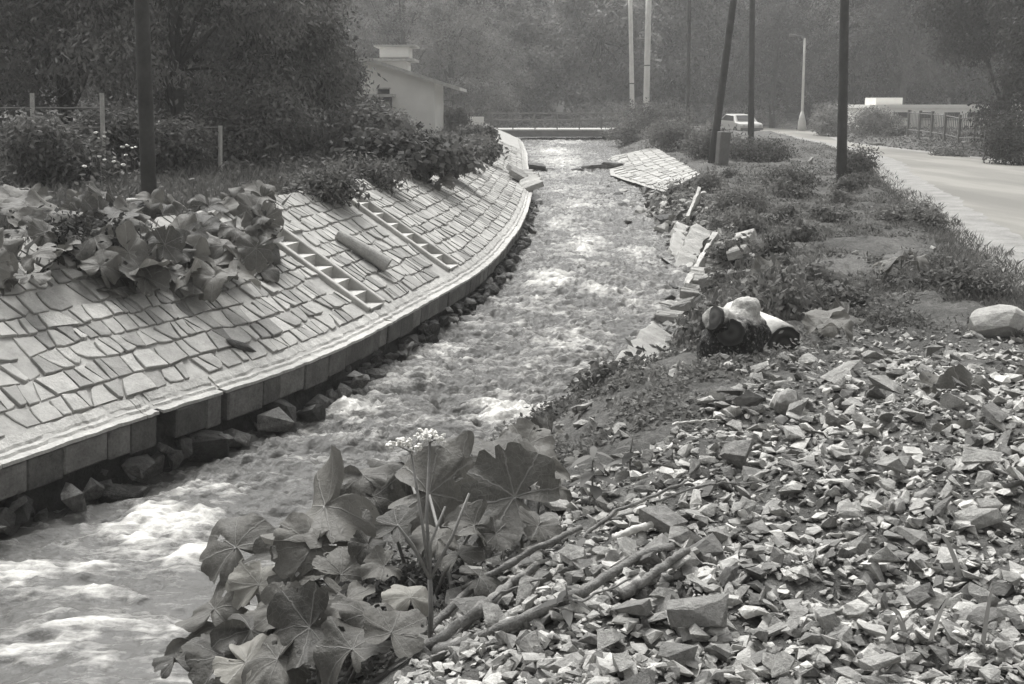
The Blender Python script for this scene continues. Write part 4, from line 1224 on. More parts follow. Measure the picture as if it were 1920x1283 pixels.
# ------------------------------------------------------------------ foliage generators
def unit(a): return a / (np.linalg.norm(a, axis=-1, keepdims=True) + 1e-9)
def leaf_cloud(C, D, L_, W_, droop=.3, up=.5, rnd=.6, r=None):
    """one pointed leaf (two folded halves) at every C, facing roughly D"""
    r = r or rng
    n = len(C)
    N = unit(D * .6 + np.array([0, 0, up]) + r.normal(0, rnd, (n, 3)))
    A = unit(np.cross(N, r.normal(0, 1, (n, 3)))); A = unit(A + D * .35 - np.array([0, 0, droop]))
    B = unit(np.cross(N, A))
    l = (L_ * r.uniform(.6, 1.25, n))[:, None]; w = (W_ * r.uniform(.6, 1.25, n))[:, None]
    V = np.stack([C, C + A * l * .45 + B * w * .5 - N * w * .12, C + A * l - N * l * .12, C + A * l * .45 - B * w * .5 - N * w * .12], 1).reshape(-1, 3)
    return V, np.arange(n * 4).reshape(n, 4)
def crown_points(blobs, n, per=14, spread=.28, seed=0, shell=.55):
    r = np.random.default_rng(seed)
    B = np.array(blobs, float)                    # cx cy cz rx ry rz
    pw = (B[:, 3] * B[:, 4] * B[:, 5]) ** .67; pw /= pw.sum()
    m = max(1, n // per)
    bi = r.choice(len(B), m, p=pw)
    d = unit(r.normal(size=(m, 3)))
    bump = 1 + .28 * vnoise(d[:, 0] * 2.6 + bi * 7.3, d[:, 1] * 2.6, d[:, 2] * 2.6, seed=seed + 3) + .12 * vnoise(d[:, 0] * 7 + bi, d[:, 1] * 7, d[:, 2] * 7, seed=seed + 5)
    rad = (shell + (1 - shell) * np.sqrt(r.random(m))) * bump
    c = B[bi, :3] + d * B[bi, 3:6] * rad[:, None]
    tone = np.clip(r.normal(.5, .3, m), 0, 1)
    C = np.repeat(c, per, 0) + r.normal(0, spread, (m * per, 3)) * np.array([1, 1, .7])
    return C, np.repeat(d, per, 0), np.repeat(tone, per) + r.normal(0, .08, m * per), r
def crown_mesh(name, blobs, n, L_, W_, mat, seed, per=14, spread=.28, droop=.3, up=.5, shell=.55, rnd=.6):
    C, D, T, r = crown_points(blobs, n, per, spread, seed, shell)
    V, F = leaf_cloud(C, D, L_, W_, droop, up, rnd, r)
    me = mesh_np(name, V, F, tone=np.repeat(T, 4)); me.materials.append(M[mat]); return me
def trunk_mesh(name, h, r0, blobs, seed):
    r = np.random.default_rng(seed)
    parts = []
    k = 6; P = np.stack([np.cumsum(r.normal(0, .05 * h / k, k)), np.cumsum(r.normal(0, .05 * h / k, k)), np.linspace(-.4, h, k)], -1)
    P[0, :2] = 0
    parts.append(tube(P, np.linspace(r0, r0 * .35, k), 8, .05))
    for b in blobs:
        st = P[int(r.integers(1, k - 1))]; e = np.array(b[:3]); md = (st + e) / 2 + [0, 0, .15 * np.linalg.norm(e - st)]
        parts.append(tube([st, md, e], [r0 * .4, r0 * .25, r0 * .08], 6))
    V, F = merge(parts); me = mesh_np(name, V, F, smooth=True); me.materials.append(M['bark']); return me
def blobset(seed, h, w, n=9, low=.25):
    r = np.random.default_rng(seed); out = []
    for i in range(n):
        z = h * (low + (.95 - low) * (i + .5) / n); k = math.sin(math.pi * min(1, .18 + .8 * (i + .5) / n)) ** .7
        a = i * 2.4 + r.uniform(-.5, .5); q = w * .55 * k * r.uniform(.5, 1.1)
        s = w * .27 * (.5 + .5 * k) * r.uniform(.7, 1.3)
        out.append((math.cos(a) * q, math.sin(a) * q, z, s, s, s * .75))
    return out
def tree(name, p, sc, rz, meshes, label, group=None, sz=None):
    e = empty(name, (p[0], p[1], float(H(p[0], p[1]))), label, 'tree', group, rz)
    e.scale = (sc, sc, sc * (sz or 1))
    link('trunk', meshes[0], None, e); link('crown', meshes[1], None, e)
    return e

# wood behind the bridge
WOOD = []
for k in range(5):
    bl = blobset(300 + k, 11.5, 5.2 if k != 2 else 4.2, 15, .10)
    WOOD.append((trunk_mesh('trunk', 10, .2, bl, 310 + k), crown_mesh('crown', bl, 17000, .36, .2, 'foliage_far', 320 + k, 16, .34, .5, shell=.7)))
spots = []
for rowi, (y0, dx, jit) in enumerate(((99, 5.2, 1.6), (110, 6.0, 2), (124, 7.0, 2.4), (140, 8, 3), (158, 9, 3))):
    half = .5 * y0 + 6
    for x in np.arange(-half, half, dx):
        yv = y0 + rng.uniform(-jit, jit) * 1.6; xv = x + rng.uniform(-jit, jit)
        if yv < 133 and RNEAR(yv) - 3 < xv < RFAR(yv) + 2.5: continue
        if rowi < 2 and 23 < xv < 40 and yv < 96: continue
        spots.append((xv, yv))
spots += [(at_y(u, 200, yv)[0], yv) for u, yv in ((1235, 112), (1258, 106), (1285, 110), (1318, 114), (1262, 122), (1300, 128), (1350, 122))]
for xv, yv in spots:
    tree('wood_tree', (xv, yv), rng.uniform(.85, 1.25), rng.uniform(0, 6.28), WOOD[int(rng.integers(5))], 'hazy broadleaf tree in the wood closing the view behind the bridge', 'trees of the wood behind')
# nearer single trees: (u of foot, distance, height m, width m, label)
def single(u, yv, h, w, leaf, mat, n, label, seed, droop=.6, low=.2, name='broadleaf_tree', spread=.2, per=22, lw=.36, dx=0, shell=.5):
    x = at_y(u, 200, yv)[0] + dx
    bl = blobset(seed, h, w, 15, low)
    m = (trunk_mesh('trunk', h * .85, .03 * h ** .9, bl, seed + 1), crown_mesh('crown', bl, n, leaf, leaf * lw, mat, seed + 2, per, spread, droop, .35, shell))
    return tree(name, (x, yv), 1, 0, m, label)
single(470, 25, 6.4, 3.0, .15, 'foliage_mid', 24000, 'large drooping leaved tree in the middle of the left garden', 401, .9, .1)
single(330, 22.5, 6.0, 4.0, .14, 'foliage_mid', 20000, 'dark leafy tree right behind the left timber pole', 402, .9, .2)
single(120, 24, 6.8, 4.6, .14, 'foliage_mid', 20000, 'leafy tree at the far left above the fence', 403, .8, .2)
single(-90, 23, 6.5, 4.4, .14, 'foliage_mid', 24000, 'leafy tree beyond the left edge of the garden', 404, .8, .15)
single(600, 33, 3.6, 1.6, .15, 'foliage_mid', 26000, 'bushy pale tree overlapping the left of the white house', 405, .6, .08)
single(500, 38, 7.5, 3.2, .17, 'foliage_mid', 26000, 'tall tree behind the drooping tree, left of the white house', 406, .6, .15)
single(440, 40, 8.5, 6.0, .18, 'foliage_mid', 24000, 'tall tree at the back of the garden, left', 407, .6, .15)
single(200, 42, 9, 6.5, .18, 'foliage_mid', 22000, 'tall tree at the back left of the garden', 408, .6, .15)
single(-20, 44, 9, 7, .18, 'foliage_mid', 20000, 'tall tree in the back left corner', 409, .6, .15)
single(610, 75, 9.5, 5, .25, 'foliage_far', 20000, 'round tree showing over the roof of the white house', 410, .5, .1)
single(850, 82, 8.5, 7, .25, 'foliage_far', 20000, 'pale round tree right of the house roof', 411, .5, .05)
single(900, 90, 8.0, 6.5, .25, 'foliage_far', 18000, 'pale tree behind the left end of the bridge', 412, .5, .05)
single(760, 92, 11, 8, .25, 'foliage_far', 18000, 'tall pale tree behind the second house', 413, .5, .1)
single(1880, 50, 10, 4.8, .2, 'foliage_dark', 42000, 'big dark tree overhanging the fence at the right', 414, .7, .42, spread=.34)
single(1935, 46, 9, 2.5, .2, 'foliage_dark', 26000, 'dark tree at the right edge of the road', 415, .7, .05, spread=.34)
single(1690, 88, 12, 8, .25, 'foliage_dark', 22000, 'dark tree rising behind the low white building', 416, .8, .25)
single(1600, 95, 12, 8.5, .25, 'foliage_dark', 22000, 'shaded tree behind the lamp post, right', 417, .8, .05)
single(1450, 98, 12, 8, .26, 'foliage_dark', 20000, 'shaded tree where the road turns', 418, .8, .05)
single(1790, 100, 13, 9, .28, 'foliage_dark', 18000, 'tall dark tree at the back right', 419, .8, .1)

# bushes
def bush_on(yv, wv_, w, h, leaf, mat, n, label, seed, **k):
    p = rev(float(np.interp(yv, ly, LS)), wv_)
    e = bush(960, 300, yv, w * FPX / yv, h * FPX / yv, leaf, mat, n, label, seed, **k)
    e.location = tuple(p + [0, 0, -.05]); return e
def bush(u, v, yv, wpx, hpx, leaf, mat, n, label, seed, name='bush', lw=.4, droop=.4, dz=0, spread=.12, group=None, shell=.35):
    p = at_y(u, v, yv); w = wpx / FPX * yv; h = hpx / FPX * yv
    r = np.random.default_rng(seed); zg = float(H(p[0], p[1]))
    bl = []
    for i in range(8):
        a = i * 2.4; bl.append((math.cos(a) * w * .28 * r.uniform(.3, 1.1), math.sin(a) * w * .25 * r.uniform(.3, 1.1), h * r.uniform(.2, .68), w * .24 * r.uniform(.8, 1.2), w * .24, h * .30 * r.uniform(.8, 1.2)))
    e = empty(name, (p[0], p[1], zg + dz), label, 'bush', group)
    link('stems', trunk_mesh('stems', h * .5, .02 * h ** .5, bl, seed + 1), None, e)
    link('leaves', crown_mesh('leaves', bl, n, leaf, leaf * lw, mat, seed + 2, 8, spread, droop, .6, shell), None, e)
    return e
bush_on(20.6, 1.95, 1.8, .6, .16, 'foliage_mid', 5200, 'broad leaved bush hanging over the top of the paved slope', 501, lw=.8)
bush_on(23.4, 1.85, 1.7, .55, .16, 'foliage_mid', 4600, 'second broad leaved bush on the paved slope above the far steps', 531, lw=.8)
bush_on(27.5, 1.8, 1.3, .4, .15, 'foliage_mid', 3600, 'low bush over the slope edge past the far steps', 532, lw=.7)
bush_on(32, 1.5, 1.3, .4, .15, 'foliage_mid', 3600, 'low bush over the slope edge near the bend', 533, lw=.7)
bush_on(37, 1.7, 1.3, .32, .15, 'foliage_mid', 3600, 'low bush over the slope edge beyond the bend', 534, lw=.7)
bush_on(42, 1.8, 1.3, .32, .15, 'foliage_mid', 3600, 'low bush over the far end of the slope', 535, lw=.7)
bush_on(17.8, 1.85, 1.3, .35, .10, 'herb', 2600, 'low weeds between the two flights of steps', 536)
bush_on(15.2, 1.75, 1.0, .4, .10, 'foliage_mid', 2600, 'dark weeds around the top of the near steps', 537)
bush(700, 330, 25.5, 180, 110, .14, 'foliage_mid', 5600, 'leafy bush behind the lawn, left of the slope', 502, lw=.6)
bush(640, 260, 30, 200, 115, .13, 'foliage_mid', 7500, 'large bush in front of the white house porch', 503)
bush(735, 250, 40, 100, 62, .13, 'foliage_mid', 5200, 'bush hiding the wall of the white house', 504)
bush(835, 300, 34, 110, 26, .14, 'foliage_mid', 4800, 'bush at the top of the slope near the handrail', 505, lw=.6)
bush(855, 235, 57, 60, 50, .16, 'foliage_mid', 4500, 'bush between the white house and the bridge', 507)
bush(470, 290, 22, 240, 150, .12, 'foliage_mid', 8000, 'large bush under the drooping tree', 508)
bush(320, 300, 19.5, 140, 110, .12, 'herb', 5200, 'weedy bush behind the timber pole', 509)
bush(200, 270, 19, 170, 150, .12, 'herb', 6000, 'weedy bush beside the pale fence post', 510)
bush(90, 300, 17, 200, 160, .12, 'herb', 6000, 'weedy bush at the far left of the garden', 511)
bush(560, 300, 27, 160, 120, .13, 'foliage_mid', 5000, 'dark bush at the back of the lawn', 512)
bush(1215, 245, 62, 180, 75, .15, 'herb', 6500, 'tall weeds on the bank right of the bridge', 513, name='weed_clump')
bush(1265, 275, 47, 130, 80, .14, 'herb', 5200, 'weed clump above the old paved slope', 514, name='weed_clump')
bush(1175, 262, 60, 90, 50, .14, 'herb', 3200, 'weed clump hanging beside the bridge end', 515, name='weed_clump')
bush(1330, 290, 40, 120, 70, .13, 'herb', 4200, 'weed clump around the foot of the leaning pole', 516, name='weed_clump')
bush(1420, 290, 38, 150, 60, .12, 'herb', 4600, 'weed clump between the poles', 517, name='weed_clump')
bush(1600, 320, 29.5, 90, 70, .10, 'herb', 3000, 'grassy clump at the foot of the nearest roadside pole', 518, name='weed_clump')
bush(1640, 245, 66, 110, 62, .16, 'herb', 5200, 'rounded bush by the white building', 519)
bush(1560, 235, 74, 100, 75, .17, 'foliage_far', 4600, 'pale bush between the lamp post and the fence', 520)
bush(1680, 262, 64, 60, 24, .14, 'herb', 2800, 'low bush in front of the fence', 521)
bush(1890, 280, 40, 110, 100, .13, 'foliage_dark', 4200, 'dark bush under the right hand tree', 522)
bush(1780, 275, 46, 90, 16, .12, 'herb', 2600, 'weeds along the foot of the railing fence', 523, name='weed_clump')
bush(1480, 340, 26, 130, 50, .09, 'herb', 3200, 'weed clump on the crest of the right bank', 524, name='weed_clump')
bush(1390, 380, 22, 110, 50, .08, 'herb', 3200, 'weed clump over the dark cut of the bank', 525, name='weed_clump')
bush(1845, 520, 12.5, 110, 60, .06, 'herb', 3000, 'dark weed clump at the right edge below the road', 526, name='weed_clump')
bush(150, 500, 10.9, 200, 50, .07, 'foliage_dark', 6500, 'low dark herbs hanging over the paving at the far left', 527, lw=.5)
bush(1000, 232, 88, 260, 50, .2, 'foliage_far', 5000, 'hazy undergrowth seen through the bridge rail', 528)
bush(1140, 232, 90, 200, 50, .2, 'foliage_far', 4000, 'hazy undergrowth behind the right end of the bridge', 529)
bush(1380, 215, 100, 260, 60, .22, 'foliage_far', 5000, 'hazy undergrowth behind the car', 530)

# small tufts that make the right bank uneven
TUFT = []
for k in range(4):
    r = np.random.default_rng(560 + k)
    bl = [(r.uniform(-.13, .13), r.uniform(-.13, .13), r.uniform(.03, .12), r.uniform(.08, .14), r.uniform(.08, .14), r.uniform(.05, .11)) for _ in range(6)]
    TUFT.append(crown_mesh('leaves', bl, 700, .06, .028, 'herb', 570 + k, 7, .04, .2, .6, .3))
got = 0
while got < 46:
    yv = math.exp(rng.uniform(math.log(9.5), math.log(32))); d_ = rng.uniform(.7, 6); xv = float(RX(yv)) + d_
    if xv > RNEAR(yv) - .4 or in_poly(np.array([xv]), np.array([yv]), GP)[0] or xv / yv > .46: continue
    e = empty('weed_tuft', (xv, yv, float(H(xv, yv))), 'small leafy weed tuft on the uneven right bank', 'weed tuft', 'weed tufts on the right bank')
    link('leaves', TUFT[got % 4], None, e)
    k = rng.uniform(.7, 1.7); e.scale = (k, k, k * rng.uniform(.7, 1.4)); e.rotation_euler = (0, 0, rng.uniform(0, 6.28)); got += 1
# ------------------------------------------------------------------ ground cover
def scatter(region, n, ymin, ymax, kmin, kmax):
    out = []
    tot = 0
    while tot < n:
        yv = np.exp(rng.uniform(math.log(ymin), math.log(ymax), 20000)); xv = rng.uniform(kmin, kmax, 20000) * yv
        ok = region(xv, yv); P = np.stack([xv[ok], yv[ok]], -1); out.append(P); tot += len(P)
    return np.concatenate(out)[:n]
def cover(name, P, hh, L_, W_, mat, label, droop=.15, up=.9, per=3, sp=.05):
    Zg = H(P[:, 0], P[:, 1]); n = len(P)
    C = np.repeat(np.stack([P[:, 0], P[:, 1], Zg], -1), per, 0) + rng.normal(0, sp, (n * per, 3)) * [1, 1, 0]
    hm_ = .3 + 3.0 * np.clip(fbm(C[:, 0] * 1.1, C[:, 1] * 1.1, seed=603) * 1.5, 0, 1)
    C[:, 2] += np.abs(rng.normal(0, 1, n * per)) * hh * hm_
    D = unit(rng.normal(0, 1, (n * per, 3)))
    sc_y = .6 + .4 * sstep(8, 19, C[:, 1])
    V, F = leaf_cloud(C, D, L_ * sc_y, W_ * sc_y, droop, up, .55)
    T = np.clip(.5 + .35 * fbm(C[:, 0] * 2.2, C[:, 1] * 2.2, seed=601) * 1.6 + rng.normal(0, .14, n * per), 0, 1)
    return tag(link(name, mesh_np(name, V, F, tone=np.repeat(T, 4)), mat), label, kind='stuff')
def blades(name, P, hh, w, mat, label):
    n = len(P); Zg = H(P[:, 0], P[:, 1]); C = np.stack([P[:, 0], P[:, 1], Zg - .01], -1)
    a = rng.uniform(0, 6.28, n); d = np.stack([np.cos(a), np.sin(a), 0 * a], -1)
    h = (hh * rng.uniform(.4, 1.3, n))[:, None]; b = np.stack([-np.sin(a), np.cos(a), 0 * a], -1)
    ln = rng.normal(0, .45, (n, 1))
    up = np.array([0, 0, 1.0])
    V = np.stack([C - d * w, C + d * w, C + b * h * ln * .4 + up * h * .6 + d * w * .6, C + b * h * ln + up * h], 1).reshape(-1, 3)
    F = np.arange(n * 4).reshape(n, 4)[:, [0, 1, 2, 3]]
    T = np.clip(.5 + .5 * fbm(C[:, 0] * 1.7, C[:, 1] * 1.7, seed=611) + rng.normal(0, .15, n), 0, 1)
    return tag(link(name, mesh_np(name, V, F, tone=np.repeat(T, 4)), mat), label, kind='stuff')
def right_bank(x, y):
    d = x - RX(y)
    return (d > .45 + .25 * fbm(x * 2, y * 2, seed=621)) & (x < RNEAR(y) - .15 + .5 * fbm(x * 1.3, y * 1.3, seed=622)) & ~in_poly(x, y, GP) & (fbm(x * 1.6, y * 1.6, seed=623) > -.10)
def right_slope(x, y):
    d = x - RX(y)
    return (d > .5) & (d < 3.2) & ~in_poly(x - .1, y - .1, GP) & (fbm(x * 2.4, y * 2.4, seed=625) > .02)
def left_garden(x, y):
    c = (LX(y) - x)
    return (c > 1.8 + .3 * fbm(x * 2, y * 2, seed=631))
def far_verge(x, y):
    return (x > RFAR(y) + .3) & (x < RFAR(y) + 12)
cover('bank_weeds', scatter(right_bank, 17000, 7.5, 60, -.1, .47), .028, .085, .036, 'herb', 'low weeds and clover over the right bank up to the road')
ss_ = scatter(lambda x, y: right_slope(x, y) | ((x - RX(y) > .1) & (x - RX(y) < 2.6) & ~in_poly(x - .1, y - .1, GP) & (vnoise(x * 5, y * 5, seed=627) > .1)), 1500, 4.0, 14, -.5, .4)
tag(mass('slope_stones', ss_, np.clip(rng.lognormal(math.log(.038), .55, len(ss_)), .012, .14), SHARD, 'rubble_mass', .15, .5), 'small stones and clods over the earth slope above the stream', kind='stuff')
cover('slope_weeds', scatter(right_slope, 7000, 4.2, 14, -.5, .4), .03, .075, .045, 'herb', 'small weeds on the earth slope above the stream')
blades('bank_grass', scatter(lambda x, y: right_bank(x, y) & (y > 11.5), 34000, 11.5, 60, -.1, .47), .10, .003, 'grass', 'thin grass over the right bank up to the road')
blades('road_edge_grass', scatter(lambda x, y: np.abs(x - RNEAR(y) + .3) < .45 + .3 * fbm(x, y, seed=641), 9000, 9, 70, .1, .47), .12, .0028, 'grass', 'rough grass along the near edge of the road')
cover('garden_herbs', scatter(left_garden, 17000, 8, 70, -.5, .05), .07, .12, .06, 'herb', 'low herbs and weeds over the left garden')
blades('garden_grass', scatter(left_garden, 26000, 8, 60, -.5, .05), .22, .006, 'grass', 'grass over the left garden')
cover('verge_weeds', scatter(far_verge, 7000, 30, 100, .1, .5), .05, .16, .08, 'herb', 'weeds along the far side of the road', sp=.2)

# ------------------------------------------------------------------ butterbur: big leaves on stalks
def big_leaf(seed, curl=1.0):
    r = np.random.default_rng(seed)
    n, rings = 72, [0.0, .18, .36, .55, .72, .86, .95, 1.0]
    a = np.linspace(-math.pi + .06, math.pi - .06, n)
    ab = np.abs(a) / math.pi
    rad = (1 - .20 * ab ** 2) * (.16 + .84 * sstep(0, .16, 1 - ab)) 
    rad *= 1 + .03 * np.abs(np.sin(a * 4.5 + .4)) + .022 * np.sin(a * 17 + r.uniform(0, 6)) + .018 * rng.uniform(-1, 1, n) + .09 * vnoise(a * 1.5 + seed, a * 0, seed=seed)
    for _ in range(int(r.integers(3, 9))):
        c = r.uniform(-2.6, 2.6); rad *= 1 - r.uniform(.06, .34) * np.exp(-((a - c) / r.uniform(.02, .07)) ** 2)
    V = []
    k1, k2, k3 = r.normal(-.10, .16) * curl, r.normal(-.08, .18) * curl, r.normal(0, .2) * curl
    ph, ph2 = r.uniform(0, 6, 2)
    for q in rings:
        rr = rad * q; x, y = rr * np.cos(a), rr * np.sin(a)
        z = .16 * q - .05 + k1 * x * x + k2 * y * y + k3 * x * y
        z = z + -.02 * np.cos(a * 8) * q * q + curl * .085 * np.sin(2 * a + ph) * q ** 2 + curl * .08 * np.sin(6 * a + ph2) * q ** 3 - curl * .035 * q ** 4 + .03 * vnoise(x * 5 + seed, y * 5, seed=seed + 1)
        V.append(np.stack([x, y, z], -1))
    V = np.concatenate(V) * .5; m = len(rings)
    i = np.arange(m - 1)[:, None] * n; j = np.arange(n - 1)[None]
    F = np.stack([i + j, i + j + 1, i + n + j + 1, i + n + j], -1).reshape(-1, 4)
    hole = np.ones((m - 1, n - 1), bool)
    for _ in range(int(r.integers(1, 6))):
        hi_, hj = int(r.integers(2, m - 1)), int(r.integers(4, n - 6)); hole[hi_, hj:hj + int(r.integers(1, 4))] = False
    F = F[hole.ravel()]
    me = mesh_np('leaf', V, F, leafpos=V * np.array([2, 2, 0]), smooth=True)
    return me
LEAF = [big_leaf(700 + i, .9 + 1.2 * (i % 4) / 3) for i in range(12)]
for me in LEAF: me.materials.append(M['bigleaf'])
PALE = [big_leaf(750 + i, 1.6) for i in range(4)]
for me in PALE: me.materials.append(M['paleleaf'])
def butterbur(root, leaves, label, group=None, name='butterbur_plant'):
    """leaves: (position of leaf centre, width, facing vector, spin, pale)"""
    root = np.array(root, float)
    e = empty(name, root, label, 'plant', group)
    for (c, w, nrm, spin, pale) in leaves:
        c = np.array(c, float)
        me = (PALE if pale else LEAF)[int(rng.integers(4 if pale else 12))]
        o = link('leaf', me, None, e, c - root)
        qn = Vector(np.asarray(nrm, float).tolist()).to_track_quat('Z', 'Y')
        o.rotation_euler = (qn.to_matrix() @ Matrix.Rotation(spin, 3, 'Z')).to_euler()
        o.scale = (w, w, w)
        b = root + rng.normal(0, .05, 3) * [1, 1, 0]; b[2] = float(H(b[0], b[1])) - .03
        mid = b * .45 + c * .55 + [0, 0, -.02] ; mid[:2] = b[:2] * .6 + c[:2] * .4
        V, F = tube([b - root, mid - root, c - root + np.array([0, 0, -.01])], [.011, .009, .007], 6)
        link('stalk', mesh_np('stalk', V, F, smooth=True), 'stalk', e)
    return e
cam_dir = lambda c: -np.asarray(c) / np.linalg.norm(c)
def px_leaf(u, v, yv, wpx, tilt, side=0.0, spin=None, pale=False):
    """leaf seen at (u, v): tilt 0 lies flat, 1 faces the camera"""
    c = at_y(u, v, yv); nrm = unit(np.array([side, 0, 1.0]) * (1 - tilt) + cam_dir(c) * tilt + np.array([side * .5, 0, 0]))
    return (c, wpx / FPX * np.linalg.norm(c), nrm, rng.uniform(0, 6.28) if spin is None else spin, pale)
# foreground clump at the water's edge
def clump(u, v, lst, label):
    butterbur(hit(u, v), lst, label)
clump(640, 1180, [px_leaf(607, 948, 5.3, 215, .45, -.5), px_leaf(590, 1020, 5.1, 150, .6, .2), px_leaf(680, 890, 5.6, 120, .3, -.2), px_leaf(690, 1020, 5.0, 70, .5), px_leaf(640, 1075, 4.9, 120, .5, .3), px_leaf(560, 1085, 5.0, 130, .3, -.3)],
      'butterbur with a broad dark leaf standing over the foam')
clump(500, 1230, [px_leaf(440, 1025, 5.4, 150, .6, -.3), px_leaf(535, 1045, 5.3, 130, .2, .6), px_leaf(485, 1095, 5.2, 120, .5, -.2, None, True), px_leaf(400, 1140, 5.2, 135, .45, -.4), px_leaf(470, 1180, 4.9, 150, .4, .1), px_leaf(355, 1200, 5.1, 110, .3, -.3), px_leaf(420, 1230, 4.8, 140, .4)],
      'butterbur with a pale torn leaf leaning out over the water')
clump(840, 1130, [px_leaf(805, 925, 5.3, 190, .75, 0), px_leaf(760, 870, 5.9, 150, .35, -.2), px_leaf(890, 985, 4.9, 100, .4, .5), px_leaf(870, 870, 6.0, 130, .3, .3), px_leaf(745, 985, 5.0, 100, .4, -.4), px_leaf(900, 1080, 4.6, 90, .2, .2)],
      'butterbur with a large upright leaf behind the flower stalk')
clump(985, 1040, [px_leaf(965, 930, 5.2, 205, .7, .15), px_leaf(1020, 870, 5.9, 130, .3, .2), px_leaf(930, 855, 6.2, 130, .3, 0), px_leaf(1045, 915, 5.5, 90, .3, .5), px_leaf(985, 835, 6.6, 110, .5, -.2)],
      'butterbur with a broad veined leaf above the pale stones')
clump(620, 1300, [px_leaf(580, 1175, 4.5, 175, .6, -.1, None, False), px_leaf(690, 1150, 4.4, 130, .3, .4), px_leaf(735, 1185, 4.2, 130, .4, .2), px_leaf(660, 1215, 4.2, 150, .4, -.2), px_leaf(770, 1120, 4.5, 100, .5, .3, None, True), px_leaf(520, 1235, 4.4, 130, .4)],
      'butterbur with crumpled leaves at the bottom edge')
clump(1040, 850, [px_leaf(1030, 815, 7.3, 90, .5, -.1), px_leaf(1075, 830, 7.2, 80, .4, .2), px_leaf(990, 845, 6.8, 90, .4, -.2), px_leaf(1100, 870, 6.4, 80, .4, .3)],
      'small butterbur at the water edge left of the heap')
clump(1175, 752, [px_leaf(1130, 740, 10.0, 90, .15, -.3), px_leaf(1180, 722, 10.2, 110, .4, .0), px_leaf(1225, 735, 10.0, 70, .3, .3)],
      'butterbur hanging over the water below the concrete slab')
clump(1540, 618, [px_leaf(1555, 595, 9.7, 90, .3, -.1), px_leaf(1590, 588, 10, 70, .3, .4), px_leaf(1530, 612, 9.5, 50, .3), px_leaf(1575, 612, 9.4, 60, .2, .2)],
      'butterbur growing just right of the log')
clump(1692, 505, [px_leaf(1690, 485, 13.5, 70, .05, .0), px_leaf(1655, 492, 13.6, 50, .2, -.4), px_leaf(1720, 482, 13.8, 45, .2, .3)],
      'butterbur with a flat pale leaf on the grassy bank')
clump(1815, 780, [px_leaf(1815, 745, 6.6, 115, .7, .1), px_leaf(1755, 725, 6.8, 75, .4, -.3), px_leaf(1735, 800, 6.2, 60, .4, -.3), px_leaf(1880, 760, 6.5, 90, .5, .3)],
      'butterbur with a fan shaped leaf at the right of the heap')
clump(1815, 890, [px_leaf(1800, 850, 5.8, 120, .65, .2), px_leaf(1870, 870, 5.7, 90, .4, .3)],
      'butterbur with one dark spotted leaf on the stones, right')
clump(1880, 1080, [px_leaf(1850, 995, 5.0, 110, .4, .3), px_leaf(1900, 1050, 4.8, 110, .5, .2), px_leaf(1870, 1120, 4.5, 90, .2, -.2)],
      'butterbur in the lower right corner')
clump(1440, 520, [px_leaf(1445, 512, 13.0, 70, .5, -.1), px_leaf(1475, 530, 12.6, 50, .3, .3), px_leaf(1410, 525, 13, 45, .3, -.3)],
      'small butterbur on the bank above the broken blocks')
clump(1330, 712, [px_leaf(1320, 705, 8.9, 80, .3, -.2), px_leaf(1375, 715, 8.6, 70, .3, .2), px_leaf(1290, 730, 8.8, 60, .4, -.2)],
      'small flat butterbur below the stump')
clump(930, 1010, [px_leaf(1010, 985, 4.9, 100, .3, .4), px_leaf(930, 1000, 4.9, 80, .5, .2, None, False), px_leaf(860, 1040, 4.8, 90, .2, -.2), px_leaf(1000, 905, 5.6, 110, .3, .3)],
      'butterbur with low leaves beside the pale squarish rock')
clump(420, 1300, [px_leaf(330, 1235, 5.0, 90, .3, -.2), px_leaf(460, 1240, 4.7, 130, .4, .1, None, True), px_leaf(540, 1140, 4.8, 110, .5, .2), px_leaf(500, 1150, 5.0, 90, .3, -.3)],
      'butterbur with torn leaves in the bottom left of the clump')
clump(780, 1100, [px_leaf(720, 1060, 4.8, 80, .4, .2), px_leaf(650, 1120, 4.7, 110, .3, -.1), px_leaf(820, 1010, 5.0, 100, .3, .2), px_leaf(700, 930, 5.5, 110, .5, -.2), px_leaf(850, 900, 5.7, 120, .4, .1)],
      'butterbur filling the middle of the foreground clump')
bush(760, 1080, 5.0, 420, 100, .05, 'foliage_dark', 4200, 'low dark weeds under the foreground leaves', 541, spread=.06)
# thicket along the top of the paved slope
thick = [(150, 480, 10.6), (215, 430, 11.6), (250, 490, 10.9), (330, 470, 11.4), (300, 520, 10.7), (390, 450, 12.2), (420, 500, 11.6), (480, 440, 13.0), (500, 480, 12.4), (170, 410, 12.0), (60, 470, 10.4), (90, 400, 11.5), (360, 410, 13.2), (450, 400, 14.0), (520, 400, 14.6), (580, 385, 16.2), (-20, 500, 9.8), (760, 360, 20.5), (820, 345, 22)]
words = ['in the far left corner', 'left of the concrete stub', 'hanging over the paving below the stub', 'right of the timber pole', 'with drooping leaves over the paving', 'in the middle of the left thicket', 'at the lower edge of the left thicket', 'near the top of the near steps', 'beside the top of the near steps', 'behind the concrete stub', 'at the left edge', 'high at the left edge', 'behind the timber pole to the right', 'behind the thicket near the lawn', 'just left of the near steps top', 'right of the near steps top', 'beyond the left edge', 'in the bush above the far steps', 'at the right of the bush above the slope']
